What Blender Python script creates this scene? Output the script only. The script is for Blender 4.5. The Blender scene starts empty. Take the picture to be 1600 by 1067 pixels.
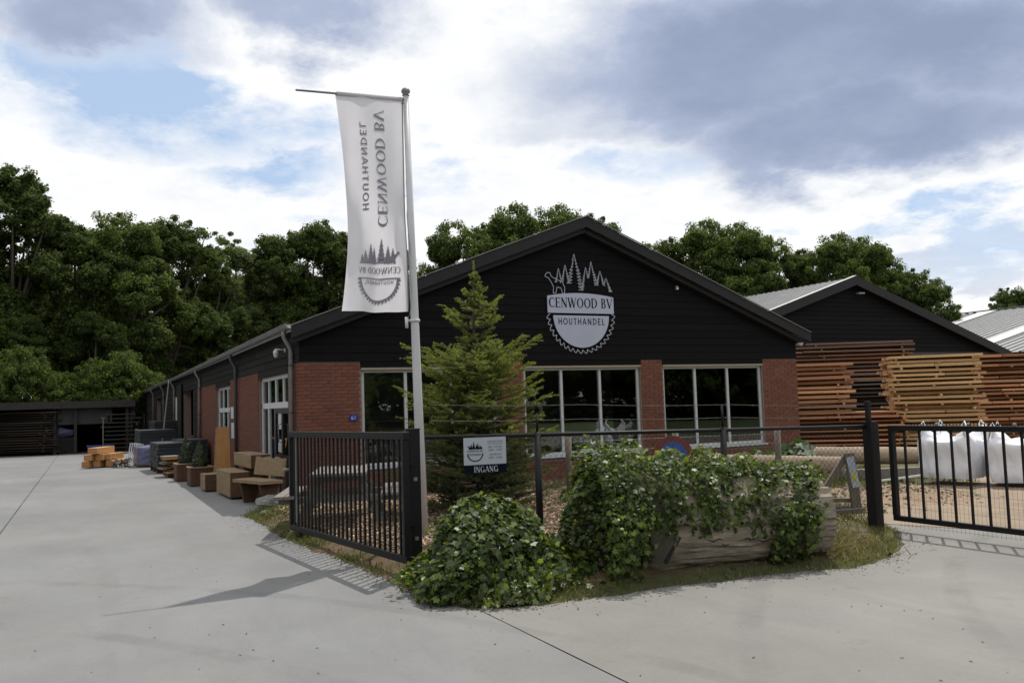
import bpy, math, random
import numpy as np
from mathutils import Vector, Matrix
random.seed(7)
RS = np.random.RandomState(11)
S = bpy.context.scene
COL = S.collection

# ------------------------------------------------------------------ camera
F = 1353.55
VX = np.array([0.8977, 0, 0]); 
vp1 = np.array([-665., 118.5, F]); vp2 = np.array([2757., 11., F])
YC = vp1/np.linalg.norm(vp1)
XC = vp2 - vp2.dot(YC)*YC; XC /= np.linalg.norm(XC)
ZC = np.cross(XC, YC)
if ZC[1] > 0: ZC = -ZC
R = np.array([XC, YC, ZC])
EYE = np.array([0., 0., 1.6])
cd = bpy.data.cameras.new('camera'); cam = bpy.data.objects.new('camera', cd); COL.objects.link(cam)
cr = R @ np.array([1, 0, 0]); cu = R @ np.array([0, -1, 0]); cb = R @ np.array([0, 0, -1])
M = Matrix(((cr[0], cu[0], cb[0], 0), (cr[1], cu[1], cb[1], 0), (cr[2], cu[2], cb[2], 1.6), (0, 0, 0, 1)))
cam.matrix_world = M
cd.sensor_width = 36; cd.lens = F/1600*36; cd.clip_start = 0.1; cd.clip_end = 2000
S.camera = cam
S.render.resolution_x = 1024; S.render.resolution_y = 682

def ray(px, py): return R @ np.array([px-800, py-533.5, F])
def gp(px, py, z=0.):                       # surveyed pixel -> point at height z
    d = ray(px, py); return EYE + d*((z-1.6)/d[2])
def dp(px, py, D):                          # pixel at depth D
    return EYE + ray(px, py)/F*D
def on_line(px, a, b):                      # xy on the plan line a-b seen at column px
    d = ray(px, 640)[:2]; a = np.array(a[:2], float); e = np.array(b[:2], float)-a
    A = np.array([[d[0], -e[0]], [d[1], -e[1]]]); t = np.linalg.solve(A, a); return a + e*t[1]

# ------------------------------------------------------------------ light
EL = math.atan2(5.26, math.hypot(2.0, 1.7)); SD = Vector((2.0, 1.7, 5.26)).normalized()
W = bpy.data.worlds.new('World'); S.world = W; W.use_nodes = True
nt = W.node_tree; nt.nodes.clear()
def build_world():
    N = nt.nodes; L = nt.links
    def new(t, **k):
        n = N.new(t)
        for a, b in k.items(): setattr(n, a, b)
        return n
    def math_(op, a, b=None, c=None, clamp=False):
        n = new('ShaderNodeMath', operation=op); n.use_clamp = clamp
        for i, v in enumerate((a, b, c)):
            if v is None: continue
            if isinstance(v, (int, float)): n.inputs[i].default_value = v
            else: L.new(v, n.inputs[i])
        return n.outputs[0]
    tc = new('ShaderNodeTexCoord')
    sep = new('ShaderNodeSeparateXYZ'); L.new(tc.outputs['Generated'], sep.inputs[0])
    x, y, z = sep.outputs
    # flattened cloud-deck coordinates
    zz = math_('ADD', math_('MAXIMUM', z, 0.0), 0.22)
    comb = new('ShaderNodeCombineXYZ'); L.new(math_('DIVIDE', x, zz), comb.inputs[0]); L.new(math_('DIVIDE', y, zz), comb.inputs[1]); comb.inputs[2].default_value = 3.3
    def noise(scale, det, rough=0.55, off=0., vec=None, dist=0.):
        n = new('ShaderNodeTexNoise'); n.inputs['Scale'].default_value = scale; n.inputs['Detail'].default_value = det; n.inputs['Roughness'].default_value = rough; n.inputs['Distortion'].default_value = dist
        a = new('ShaderNodeVectorMath', operation='ADD'); L.new(vec or comb.outputs[0], a.inputs[0]); a.inputs[1].default_value = (off, off*.7, off*.3)
        L.new(a.outputs[0], n.inputs['Vector']); return n.outputs[0]
    n1 = noise(0.9, 10, 0.6, 0.0); n2 = noise(2.1, 10, 0.6, 7.1); n3 = noise(5.5, 8, 0.62, 3.7); n4 = noise(2.6, 10, .62, 5.0, tc.outputs['Generated'])
    az = math_('ARCTAN2', x, y); hyp = math_('SQRT', math_('ADD', math_('MULTIPLY', x, x), math_('MULTIPLY', y, y))); el = math_('ARCTAN2', z, hyp)
    w1 = math_('MULTIPLY', math_('SUBTRACT', n4, 0.5), 0.34); w2 = math_('MULTIPLY', math_('SUBTRACT', n2, 0.5), 0.22)
    azw = math_('ADD', az, w1); elw = math_('ADD', el, w2)
    def blob(px, py, rx, ry):
        d = ray(px, py); a0 = math.atan2(d[0], d[1]); e0 = math.atan2(d[2], math.hypot(d[0], d[1]))
        k = 1/(F*1.1)
        u = math_('DIVIDE', math_('SUBTRACT', azw, a0), rx*k); v = math_('DIVIDE', math_('SUBTRACT', elw, e0), ry*k)
        r = math_('SQRT', math_('ADD', math_('MULTIPLY', u, u), math_('MULTIPLY', v, v)))
        m = new('ShaderNodeMapRange', interpolation_type='SMOOTHSTEP'); L.new(r, m.inputs[0]); m.inputs[1].default_value = 1.5; m.inputs[2].default_value = 0.35; m.inputs[3].default_value = 0; m.inputs[4].default_value = 1
        return m.outputs[0]
    def mx(lst):
        o = lst[0]
        for q in lst[1:]: o = math_('MAXIMUM', o, q)
        return o
    dark = mx([blob(1270, 90, 470, 130), blob(1350, 205, 300, 85), math_('MULTIPLY', blob(1080, 150, 190, 90), .8), math_('MULTIPLY', blob(150, 35, 190, 75), .85), math_('MULTIPLY', blob(480, 35, 130, 50), .7), math_('MULTIPLY', blob(900, 215, 170, 45), .3), math_('MULTIPLY', blob(1450, 400, 160, 30), .28)])
    blue = mx([blob(270, 185, 300, 70), blob(420, 265, 150, 50), blob(40, 105, 110, 45), math_('MULTIPLY', blob(1400, 400, 300, 55), .75), math_('MULTIPLY', blob(1010, 285, 120, 40), .4), math_('MULTIPLY', blob(560, 330, 160, 50), .45)])
    # cover
    c0 = new('ShaderNodeMapRange'); L.new(math_('ADD', math_('MULTIPLY', n2, .6), math_('MULTIPLY', n3, .4)), c0.inputs[0])
    c0.inputs[1].default_value = 0.36; c0.inputs[2].default_value = 0.62; c0.inputs[3].default_value = -0.25; c0.inputs[4].default_value = 1.25; c0.clamp = True
    cover = math_('MAXIMUM', math_('SUBTRACT', math_('ADD', c0.outputs[0], 0.95), math_('MULTIPLY', blue, 1.35), None, True), math_('MULTIPLY', dark, 1.5, None, True), None, True)
    # brightness of the clouds: shaded bellies where the deck is thick
    th = math_('MULTIPLY', dark, math_('ADD', 0.58, math_('MULTIPLY', n1, .75)), None, True)
    th2 = math_('ADD', th, math_('MULTIPLY', math_('SUBTRACT', n3, .5), .5), None, True)
    ramp = new('ShaderNodeValToRGB'); L.new(th2, ramp.inputs[0]); e = ramp.color_ramp.elements
    e[0].position = 0.0; e[0].color = (1.06, 1.07, 1.08, 1); e[1].position = 1.0; e[1].color = (.315, .38, .54, 1)
    for p, c in ((.22, (.80, .84, .92, 1)), (.6, (.47, .54, .71, 1))):
        q = e.new(p); q.color = c
    sky = new('ShaderNodeTexSky', sky_type='NISHITA'); sky.sun_disc = False; sky.sun_elevation = EL; sky.sun_rotation = math.atan2(SD.x, SD.y); sky.dust_density = 1.2; sky.air_density = 1.0; sky.ozone_density = 1.5
    cl = new('ShaderNodeVectorMath', operation='SCALE'); L.new(ramp.outputs[0], cl.inputs[0]); cl.inputs['Scale'].default_value = 9.6
    sk = new('ShaderNodeMix', data_type='RGBA', blend_type='MIX'); sk.inputs[0].default_value = .62
    L.new(sky.outputs[0], sk.inputs[6]); sk.inputs[7].default_value = (5.9, 7.6, 10.2, 1)
    mix = new('ShaderNodeMix', data_type='RGBA', blend_type='MIX'); L.new(cover, mix.inputs[0]); L.new(sk.outputs[2], mix.inputs[6]); L.new(cl.outputs[0], mix.inputs[7])
    bg = new('ShaderNodeBackground'); L.new(mix.outputs[2], bg.inputs[0]); bg.inputs[1].default_value = 0.1
    out = new('ShaderNodeOutputWorld'); L.new(bg.outputs[0], out.inputs[0])
build_world()
sd = bpy.data.lights.new('sun', 'SUN'); sd.energy = 3.4; sd.angle = math.radians(0.55); sd.color = (1, .95, .87)
so = bpy.data.objects.new('sun', sd); COL.objects.link(so); so.rotation_euler = (-SD).to_track_quat('-Z', 'Y').to_euler()
S.view_settings.view_transform = 'Standard'; S.view_settings.look = 'None'; S.view_settings.exposure = 0.0; S.view_settings.gamma = 1
S.view_settings.use_curve_mapping = False

# ------------------------------------------------------------------ materials
MATS = {}
def mat(name, col, rough=.8, var=.25, scale=6., bump=.0, bscale=60., rnd=0., hue=None, metal=0., spec=.5, trans=0., stretch=None, island=False, wave=None):
    if name in MATS: return MATS[name]
    m = bpy.data.materials.new(name); m.use_nodes = True; t = m.node_tree; N = t.nodes; L = t.links
    b = N['Principled BSDF']; out = N['Material Output']
    b.inputs['Roughness'].default_value = rough; b.inputs['Metallic'].default_value = metal; b.inputs['Specular IOR Level'].default_value = spec
    tc = N.new('ShaderNodeTexCoord'); vec = tc.outputs['Object']
    if stretch:
        mp = N.new('ShaderNodeMapping'); mp.inputs['Scale'].default_value = stretch; L.new(vec, mp.inputs[0]); vec = mp.outputs[0]
    n = N.new('ShaderNodeTexNoise'); n.inputs['Scale'].default_value = scale; n.inputs['Detail'].default_value = 8; n.inputs['Roughness'].default_value = .65; L.new(vec, n.inputs['Vector'])
    src = n.outputs[0]
    mr = N.new('ShaderNodeMapRange'); L.new(src, mr.inputs[0]); mr.inputs[1].default_value = .25; mr.inputs[2].default_value = .75; mr.inputs[3].default_value = 1-var; mr.inputs[4].default_value = 1+var
    base = N.new('ShaderNodeRGB'); base.outputs[0].default_value = (*col, 1); cur = base.outputs[0]
    if hue or rnd:
        if island: g = N.new('ShaderNodeNewGeometry'); r = g.outputs['Random Per Island']
        else: g = N.new('ShaderNodeObjectInfo'); r = g.outputs['Random']
        if hue:
            mx = N.new('ShaderNodeMix'); mx.data_type = 'RGBA'; L.new(r, mx.inputs[0]); L.new(cur, mx.inputs[6]); mx.inputs[7].default_value = (*hue, 1); cur = mx.outputs[2]
        if rnd:
            w = N.new('ShaderNodeTexWhiteNoise'); w.noise_dimensions = '1D'; L.new(r, w.inputs['W'])
            q = N.new('ShaderNodeMapRange'); L.new(w.outputs['Value'], q.inputs[0]); q.inputs[3].default_value = 1-rnd; q.inputs[4].default_value = 1+rnd
            sc = N.new('ShaderNodeVectorMath'); sc.operation = 'SCALE'; L.new(cur, sc.inputs[0]); L.new(q.outputs[0], sc.inputs['Scale']); cur = sc.outputs[0]
    sc = N.new('ShaderNodeVectorMath'); sc.operation = 'SCALE'; L.new(cur, sc.inputs[0]); L.new(mr.outputs[0], sc.inputs['Scale']); cur = sc.outputs[0]
    L.new(cur, b.inputs['Base Color'])
    if bump:
        n2 = N.new('ShaderNodeTexNoise'); n2.inputs['Scale'].default_value = bscale; n2.inputs['Detail'].default_value = 6; L.new(vec, n2.inputs['Vector'])
        bp = N.new('ShaderNodeBump'); bp.inputs['Strength'].default_value = bump; bp.inputs['Distance'].default_value = .01; L.new(n2.outputs[0], bp.inputs['Height']); L.new(bp.outputs[0], b.inputs['Normal'])
    if trans:
        tr = N.new('ShaderNodeBsdfTranslucent'); ms = N.new('ShaderNodeMixShader'); ms.inputs[0].default_value = trans
        s2 = N.new('ShaderNodeVectorMath'); s2.operation = 'MULTIPLY'; L.new(cur, s2.inputs[0]); s2.inputs[1].default_value = (2.3, 2.1, .8) if trans < .45 else (1, 1, 1); L.new(s2.outputs[0], tr.inputs[0])
        L.new(b.outputs[0], ms.inputs[1]); L.new(tr.outputs[0], ms.inputs[2]); L.new(ms.outputs[0], out.inputs[0])
    MATS[name] = m; return m
# ------------------------------------------------------------------ mesh helpers
class MB:
    def __init__(s): s.v = []; s.f = []
    def add(s, vs, fs):
        o = len(s.v); s.v += [tuple(map(float, p)) for p in vs]; s.f += [tuple(i+o for i in q) for q in fs]; return s
    def box(s, c, d, rz=0., M3=None):
        c = np.array(c, float); h = np.array(d, float)/2
        P = np.array([[x, y, z] for x in (-1, 1) for y in (-1, 1) for z in (-1, 1)])*h
        if M3 is not None: P = P @ np.array(M3).T
        elif rz: k, q = math.cos(rz), math.sin(rz); P = P @ np.array([[k, q, 0], [-q, k, 0], [0, 0, 1]])
        return s.add(P+c, [(0, 1, 3, 2), (4, 6, 7, 5), (0, 4, 5, 1), (2, 3, 7, 6), (0, 2, 6, 4), (1, 5, 7, 3)])
    def bb(s, x0, x1, y0, y1, z0, z1): return s.box(((x0+x1)/2, (y0+y1)/2, (z0+z1)/2), (x1-x0, y1-y0, z1-z0))
    def beam(s, a, b, w, t, up=(0, 0, 1)):       # rectangular bar a->b; w sideways, t along up
        a = np.array(a, float); b = np.array(b, float); d = b-a; l = np.linalg.norm(d); d = d/l; u = np.array(up, float)
        if abs(d.dot(u)) > .98: u = np.array([0, 1., 0])
        sd_ = np.cross(d, u); sd_ /= np.linalg.norm(sd_); u = np.cross(sd_, d)
        return s.box((a+b)/2, (l, w, t), M3=np.array([d, sd_, u]).T)
    def tube(s, pts, r, n=8, cap=True):
        pts = [np.array(p, float) for p in pts]; rr = r if hasattr(r, '__len__') else [r]*len(pts); o = len(s.v); pu = None
        for i, p in enumerate(pts):
            d = pts[min(i+1, len(pts)-1)]-pts[max(i-1, 0)]; d /= (np.linalg.norm(d)+1e-9)
            u = pu if pu is not None else (np.array([0, 0, 1.]) if abs(d[2]) < .9 else np.array([1., 0, 0]))
            u = u-u.dot(d)*d; u /= np.linalg.norm(u); pu = u; w = np.cross(d, u)
            for k in range(n):
                a = 2*math.pi*k/n; s.v.append(tuple(p+(u*math.cos(a)+w*math.sin(a))*rr[i]))
        for i in range(len(pts)-1):
            for k in range(n): s.f.append((o+i*n+k, o+i*n+(k+1) % n, o+(i+1)*n+(k+1) % n, o+(i+1)*n+k))
        if cap: s.f.append(tuple(o+k for k in range(n))[::-1]); s.f.append(tuple(o+(len(pts)-1)*n+k for k in range(n)))
        return s
    def lathe(s, c, prof, n=20):
        o = len(s.v); c = np.array(c, float)
        for r, z in prof:
            for k in range(n): a = 2*math.pi*k/n; s.v.append((c[0]+r*math.cos(a), c[1]+r*math.sin(a), c[2]+z))
        for i in range(len(prof)-1):
            for k in range(n): s.f.append((o+i*n+k, o+i*n+(k+1) % n, o+(i+1)*n+(k+1) % n, o+(i+1)*n+k))
        return s
    def prism(s, poly, f0, f1):                   # 2D polygon mapped by f0 (back) and f1 (front)
        n = len(poly); s.add([f0(p) for p in poly]+[f1(p) for p in poly], [tuple(range(n))[::-1], tuple(range(n, 2*n))]+[(i, (i+1) % n, n+(i+1) % n, n+i) for i in range(n)]); return s
    def mesh(s, name, m=None, smooth=False):
        me = bpy.data.meshes.new(name); me.from_pydata(s.v, [], s.f)
        if m: me.materials.append(m)
        if smooth: me.polygons.foreach_set('use_smooth', [True]*len(me.polygons))
        me.update(); return me
def link(name, me, parent=None, loc=None, rz=0.):
    o = bpy.data.objects.new(name, me); COL.objects.link(o)
    if parent: o.parent = parent
    if loc is not None: o.location = tuple(map(float, loc))
    if rz: o.rotation_euler = (0, 0, rz)
    return o
def bev(o, w=.006, seg=2):
    b = o.modifiers.new('bevel', 'BEVEL'); b.width = w; b.segments = seg; b.limit_method = 'ANGLE'; return o
def part(name, mb, m, parent, smooth=False, bevel=0.):
    o = link(name, mb.mesh(name, m, smooth), parent)
    if bevel: bev(o, bevel)
    return o
def tag(o, label=None, cat=None, group=None, kind=None):
    for k, v in (('label', label), ('category', cat), ('group', group), ('kind', kind)):
        if v: o[k] = v
    return o
def thing(name, label, cat, loc=(0, 0, 0), rz=0., group=None): return tag(link(name, None, None, loc, rz), label, cat, group)
def copy_tree(o, parent=None):
    c = o.copy(); COL.objects.link(c); c.parent = parent
    for ch in o.children: copy_tree(ch, c)
    return c
def struct(name, mb, m, smooth=False): return tag(link(name, mb.mesh(name, m, smooth)), kind='structure')
def arr_obj(name, V, Fc, m, parent=None, kind=None):   # fast numpy mesh, Fc (n,k)
    me = bpy.data.meshes.new(name); k = Fc.shape[1]
    me.vertices.add(len(V)); me.vertices.foreach_set('co', V.astype(np.float32).ravel())
    me.loops.add(Fc.size); me.loops.foreach_set('vertex_index', Fc.astype(np.int32).ravel())
    me.polygons.add(len(Fc)); me.polygons.foreach_set('loop_start', np.arange(0, Fc.size, k, dtype=np.int32)); me.polygons.foreach_set('loop_total', np.full(len(Fc), k, dtype=np.int32))
    me.update(calc_edges=True); me.validate()
    if m: me.materials.append(m)
    if name is None: return me
    o = link(name, me, parent)
    if kind: o['kind'] = kind
    return o
def hsh(x, y):
    return (math.sin(x*12.9898+y*78.233)*43758.5453) % 1.0
def vnoise(x, y):
    xi, yi = np.floor(x), np.floor(y); fx, fy = x-xi, y-yi; fx = fx*fx*(3-2*fx); fy = fy*fy*(3-2*fy)
    h = lambda a, b: np.mod(np.sin(a*12.9898+b*78.233)*43758.5453, 1.0)
    return (h(xi, yi)*(1-fx)+h(xi+1, yi)*fx)*(1-fy)+(h(xi, yi+1)*(1-fx)+h(xi+1, yi+1)*fx)*fy
def fbm(x, y, o=4):
    s = 0; a = .5
    for i in range(o): s = s+a*vnoise(x*2**i+i*17.1, y*2**i+i*5.3); a *= .5
    return s

M_clad = mat('black stained board', (.0058, .0058, .0072), .85, .35, 4, .25, 90, rnd=.2, spec=.15, stretch=(.6, .6, 6))
M_clad_side = mat('side black board', (.017, .0155, .0148), .9, .4, 4, .3, 80, rnd=.25, spec=.15, stretch=(.6, .6, 6))  # lighter and browner than the front boards
M_brick = mat('red brick', (.20, .078, .052), .9, .28, 9, .5, 120, rnd=.1, hue=(.165, .066, .047), spec=.2)
M_brickj = mat('red brick course', (.20, .078, .052), .9, .28, 9, .5, 120, rnd=.1, hue=(.165, .066, .047), island=True, spec=.2)
M_mortar = mat('mortar', (.24, .185, .155), .95, .2, 20, .4, 150, spec=.1)
M_plaster = mat('interior plaster', (.42, .42, .40), .9, .1, 3)
M_frame = mat('cream window paint', (.50, .51, .53), .5, .08, 8)
M_white = mat('white paint', (.60, .61, .63), .4, .08, 5)
M_poleW = mat('white lacquered pole', (.55, .56, .58), .35, .08, 4)
M_steel = mat('black powder coated steel', (.0065, .0065, .0075), .5, .3, 10, .1, 200, spec=.3)
M_zinc = mat('grey zinc', (.22, .22, .215), .5, .3, 5, .1, 60, metal=.35)
M_darkpipe = mat('dark grey pipe', (.06, .062, .07), .5, .2, 6)
M_roofedge = mat('black roof trim', (.008, .008, .010), .75, .3, 5, .15, 60)
M_metalroof = mat('light grey corrugated metal', (.23, .235, .24), .55, .2, 2, .05, 20, metal=.0)
M_translroof = mat('translucent roof panel', (.55, .56, .56), .5, .1, 2)
M_lum = mat('fresh sawn larch', (.46, .255, .135), .85, .35, 5, .3, 90, rnd=.5, hue=(.30, .135, .075), spec=.2)
M_lumR = mat('yellow sawn larch', (.56, .37, .19), .85, .3, 5, .3, 90, rnd=.3, hue=(.43, .25, .125), spec=.2)
M_lumD = mat('greyed sawn boards', (.10, .085, .075), .85, .35, 5, .3, 90, rnd=.5, hue=(.055, .045, .04))
M_lumX = mat('mixed sawn boards', (.36, .18, .10), .85, .35, 5, .3, 90, rnd=.5, hue=(.08, .075, .075), spec=.2)
M_oak = mat('sawn oak', (.27, .195, .12), .85, .28, 4, .4, 60, stretch=(1, .5, 7), spec=.2)
M_oakend = mat('warm brown timber', (.085, .043, .022), .8, .3, 9, .35, 60, stretch=(3, 1, 1))
M_orange = mat('orange planed board', (.40, .19, .06), .55, .2, 5, .1, 60, stretch=(4, 4, .6))
M_beam = mat('new douglas beam', (.52, .29, .12), .7, .2, 8, .2, 60, rnd=.15, stretch=(3, .6, 3))
M_boxg = mat('boxwood leaves', (.024, .042, .016), .6, .3, 20, 0, 1, rnd=.4, island=True)
M_char = mat('charcoal composite boards', (.015, .018, .026), .6, .3, 8, .2, 60, rnd=.3)
M_wrap = mat('violet grey plastic wrap', (.13, .14, .24), .3, .3, 6, .6, 14)
M_bag = mat('white woven bag', (.74, .75, .80), .7, .12, 6, 1., 9)
M_bark = mat('tree bark', (.07, .055, .04), .95, .4, 12, .6, 30)
M_log = mat('grey weathered log', (.27, .235, .185), .95, .55, 3.2, 1.0, 20, spec=.1, stretch=(1, 5, 5))
M_log2 = mat('pale peeled log', (.30, .235, .17), .9, .35, 7, .6, 30, stretch=(1, 4, 4))
M_leaf = mat('oak leaves', (.052, .084, .024), .7, .25, .25, 0, 1, rnd=.5, hue=(.105, .14, .035), island=True, trans=.5, spec=.12)
M_leaf2 = mat('dark leaves', (.044, .070, .023), .7, .3, .25, 0, 1, rnd=.5, hue=(.085, .12, .034), island=True, trans=.35, spec=.12)
M_leaf3 = mat('bluish leaves', (.075, .105, .048), .7, .25, .25, 0, 1, rnd=.45, hue=(.11, .145, .06), island=True, trans=.35, spec=.15)
M_ivy = mat('ivy leaves', (.019, .040, .015), .42, .3, 3, 0, 1, rnd=.65, hue=(.12, .165, .04), island=True, trans=.35, spec=.32)
M_ivyp = mat('ivy leaf', (.019, .040, .015), .42, .3, 3, 0, 1, rnd=.65, hue=(.12, .165, .04), trans=.35, spec=.32)
M_twig = mat('dark twigs', (.035, .03, .018), .95, .4, 12, .8, 30)
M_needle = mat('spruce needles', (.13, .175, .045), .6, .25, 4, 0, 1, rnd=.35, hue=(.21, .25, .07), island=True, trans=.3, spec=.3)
M_needle2 = mat('shaded spruce needles', (.06, .085, .03), .6, .25, 4, 0, 1, rnd=.4, hue=(.10, .13, .035), island=True, trans=.25, spec=.3)  # darker copy for lower and inner shoots, shade put into the colour
M_grass = mat('grass blades', (.055, .085, .02), .7, .2, 3, 0, 1, rnd=.4, hue=(.13, .145, .05), island=True, trans=.3)
M_straw = mat('dry straw', (.23, .20, .12), .8, .2, 3, 0, 1, rnd=.35, hue=(.12, .115, .05), island=True, trans=.2)
M_chip = mat('wood chips', (.40, .30, .20), .85, .2, 9, 0, 1, rnd=.55, hue=(.17, .11, .07), island=True)
M_table = mat('grey picnic wood', (.17, .155, .14), .85, .3, 6, .3, 60, stretch=(1, 6, 6))
M_postw = mat('old grey timber', (.15, .125, .10), .9, .35, 8, .4, 60, stretch=(5, 5, .8))
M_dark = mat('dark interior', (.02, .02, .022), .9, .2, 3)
M_stone = mat('grey rock', (.2, .2, .19), .9, .35, 6, .7, 20)
M_blue = mat('blue sign paint', (.03, .09, .28), .45, .15, 6)
M_red = mat('faded red paint', (.15, .035, .03), .5, .2, 6)
M_navy = mat('navy print', (.006, .009, .017), .9, .1, 5, spec=.05)
M_logoW = mat('pale logo panel', (.42, .45, .56), .5, .05, 2)
M_signW = mat('sign board white', (.42, .46, .52), .45, .05, 2)
M_print = mat('grey flag print', (.25, .24, .28), .8, .05, 3)
def glass():
    m = bpy.data.materials.new('window glass'); m.use_nodes = True; t = m.node_tree; N = t.nodes; L = t.links; N.clear()
    o = N.new('ShaderNodeOutputMaterial'); g = N.new('ShaderNodeBsdfGlossy'); g.inputs['Roughness'].default_value = .015; g.inputs[0].default_value = (.9, .95, .95, 1)
    tr = N.new('ShaderNodeBsdfTransparent'); tr.inputs[0].default_value = (.72, .76, .74, 1); fr = N.new('ShaderNodeFresnel'); fr.inputs[0].default_value = 1.85
    ms = N.new('ShaderNodeMixShader'); L.new(fr.outputs[0], ms.inputs[0]); L.new(tr.outputs[0], ms.inputs[1]); L.new(g.outputs[0], ms.inputs[2]); L.new(ms.outputs[0], o.inputs[0]); return m
M_glass = glass()
def flagmat():
    m = mat('white flag cloth', (.82, .81, .85), .9, .04, 3, .1, 250, trans=.5, spec=.1); return m
M_flag = flagmat()
def emis(name, c, s):
    m = bpy.data.materials.new(name); m.use_nodes = True; b = m.node_tree.nodes['Principled BSDF']; b.inputs['Emission Color'].default_value = (*c, 1); b.inputs['Emission Strength'].default_value = s; return m

# ------------------------------------------------------------------ ground
def concrete_mat(name, c, warm):
    m = bpy.data.materials.new(name); m.use_nodes = True; t = m.node_tree; N = t.nodes; L = t.links; b = N['Principled BSDF']; b.inputs['Roughness'].default_value = .82; b.inputs['Specular IOR Level'].default_value = .3
    tc = N.new('ShaderNodeTexCoord')
    def noi(s, d=8, r=.6, st=None, dist=0.):
        v = tc.outputs['Object']
        if st: mp = N.new('ShaderNodeMapping'); mp.inputs['Scale'].default_value = st; mp.inputs['Rotation'].default_value = (0, 0, .5); L.new(v, mp.inputs[0]); v = mp.outputs[0]
        n = N.new('ShaderNodeTexNoise'); n.inputs['Scale'].default_value = s; n.inputs['Detail'].default_value = d; n.inputs['Roughness'].default_value = r; n.inputs['Distortion'].default_value = dist; L.new(v, n.inputs['Vector']); return n.outputs[0]
    def mr(x, a, b_, c_, d_):
        q = N.new('ShaderNodeMapRange'); L.new(x, q.inputs[0])
        for i, k in enumerate((a, b_, c_, d_)): q.inputs[i+1].default_value = k
        return q.outputs[0]
    def mul(a, b_):
        q = N.new('ShaderNodeMath'); q.operation = 'MULTIPLY'; L.new(a, q.inputs[0]); L.new(b_, q.inputs[1]); return q.outputs[0]
    f = mul(mul(mr(noi(.35, 5), .3, .7, .84, 1.12), mr(noi(1.6, 9, .7, (1, .35, 1), 1.2), .3, .75, .92, 1.08)), mul(mr(noi(30, 4, .7), .3, .7, .95, 1.05), mr(noi(3.3, 10, .75, None, .6), .58, .74, 1, .80)))
    f = mul(f, mr(noi(9., 6, .7, (.3, 1.4, 1), .4), .66, .76, 1., 1.16))
    for (cx, cy, r0, w, k) in ((-7., 1.5, 9.1, .11, .84), (-7., 1.5, 10.6, .11, .85), (12.5, -2.5, 9.6, .12, .86), (12.5, -2.5, 11.1, .12, .87), (-30., 9., 30.2, .13, .94)):
        d = N.new('ShaderNodeVectorMath'); d.operation = 'DISTANCE'; L.new(tc.outputs['Object'], d.inputs[0]); d.inputs[1].default_value = (cx, cy, 0)
        u = N.new('ShaderNodeMath'); u.operation = 'SUBTRACT'; L.new(d.outputs['Value'], u.inputs[0]); u.inputs[1].default_value = r0
        v = N.new('ShaderNodeMath'); v.operation = 'ABSOLUTE'; L.new(u.outputs[0], v.inputs[0]); f = mul(f, mr(mul(mr(v.outputs[0], w*.5, w, 1, 0), mr(noi(1.1, 6, .7), .4, .6, 0, 1)), 0, 1, 1, k))
    mx = N.new('ShaderNodeMix'); mx.data_type = 'RGBA'; L.new(mr(noi(.5, 4), .35, .7, 0, 1), mx.inputs[0]); mx.inputs[6].default_value = (*c, 1); mx.inputs[7].default_value = (*warm, 1)
    sc = N.new('ShaderNodeVectorMath'); sc.operation = 'SCALE'; L.new(mx.outputs[2], sc.inputs[0]); L.new(f, sc.inputs['Scale']); L.new(sc.outputs[0], b.inputs['Base Color'])
    bp = N.new('ShaderNodeBump'); bp.inputs['Strength'].default_value = .25; bp.inputs['Distance'].default_value = .006; L.new(noi(45, 6, .7), bp.inputs['Height']); L.new(bp.outputs[0], b.inputs['Normal']); return m
M_conc = concrete_mat('yard concrete', (.186, .190, .196), (.197, .195, .191))
M_apron = concrete_mat('apron concrete', (.195, .191, .184), (.209, .201, .188))
def soil_mat():
    m = bpy.data.materials.new('bed surface'); m.use_nodes = True; t = m.node_tree; N = t.nodes; L = t.links; b = N['Principled BSDF']; b.inputs['Roughness'].default_value = .95; b.inputs['Specular IOR Level'].default_value = .15
    a = N.new('ShaderNodeAttribute'); a.attribute_name = 'kindcol'; tc = N.new('ShaderNodeTexCoord')
    n = N.new('ShaderNodeTexNoise'); n.inputs['Scale'].default_value = 14; n.inputs['Detail'].default_value = 10; n.inputs['Roughness'].default_value = .75; L.new(tc.outputs['Object'], n.inputs['Vector'])
    q = N.new('ShaderNodeMapRange'); L.new(n.outputs[0], q.inputs[0]); q.inputs[1].default_value = .3; q.inputs[2].default_value = .7; q.inputs[3].default_value = .55; q.inputs[4].default_value = 1.4
    sc = N.new('ShaderNodeVectorMath'); sc.operation = 'SCALE'; L.new(a.outputs['Color'], sc.inputs[0]); L.new(q.outputs[0], sc.inputs['Scale']); L.new(sc.outputs[0], b.inputs['Base Color'])
    bp = N.new('ShaderNodeBump'); bp.inputs['Strength'].default_value = .8; bp.inputs['Distance'].default_value = .02; L.new(n.outputs[0], bp.inputs['Height']); L.new(bp.outputs[0], b.inputs['Normal']); return m
M_soil = soil_mat()
M_field = mat('rough grass field', (.055, .075, .025), .95, .4, .4, .3, 4)
M_sand = mat('sandy yard', (.24, .185, .13), .95, .25, 1.2, .5, 30)
M_joint = mat('joint soil', (.035, .033, .03), .95, .4, 20)
struct('ground', MB().add([(-400, -400, -.06), (400, -400, -.06), (400, 400, -.06), (-400, 400, -.06)], [(0, 1, 2, 3)]), M_field)
struct('yard_subbase', MB().add([(-20, -12, -.012), (24, -12, -.012), (24, 60, -.012), (-20, 60, -.012)], [(0, 1, 2, 3)]), M_joint)
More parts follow.
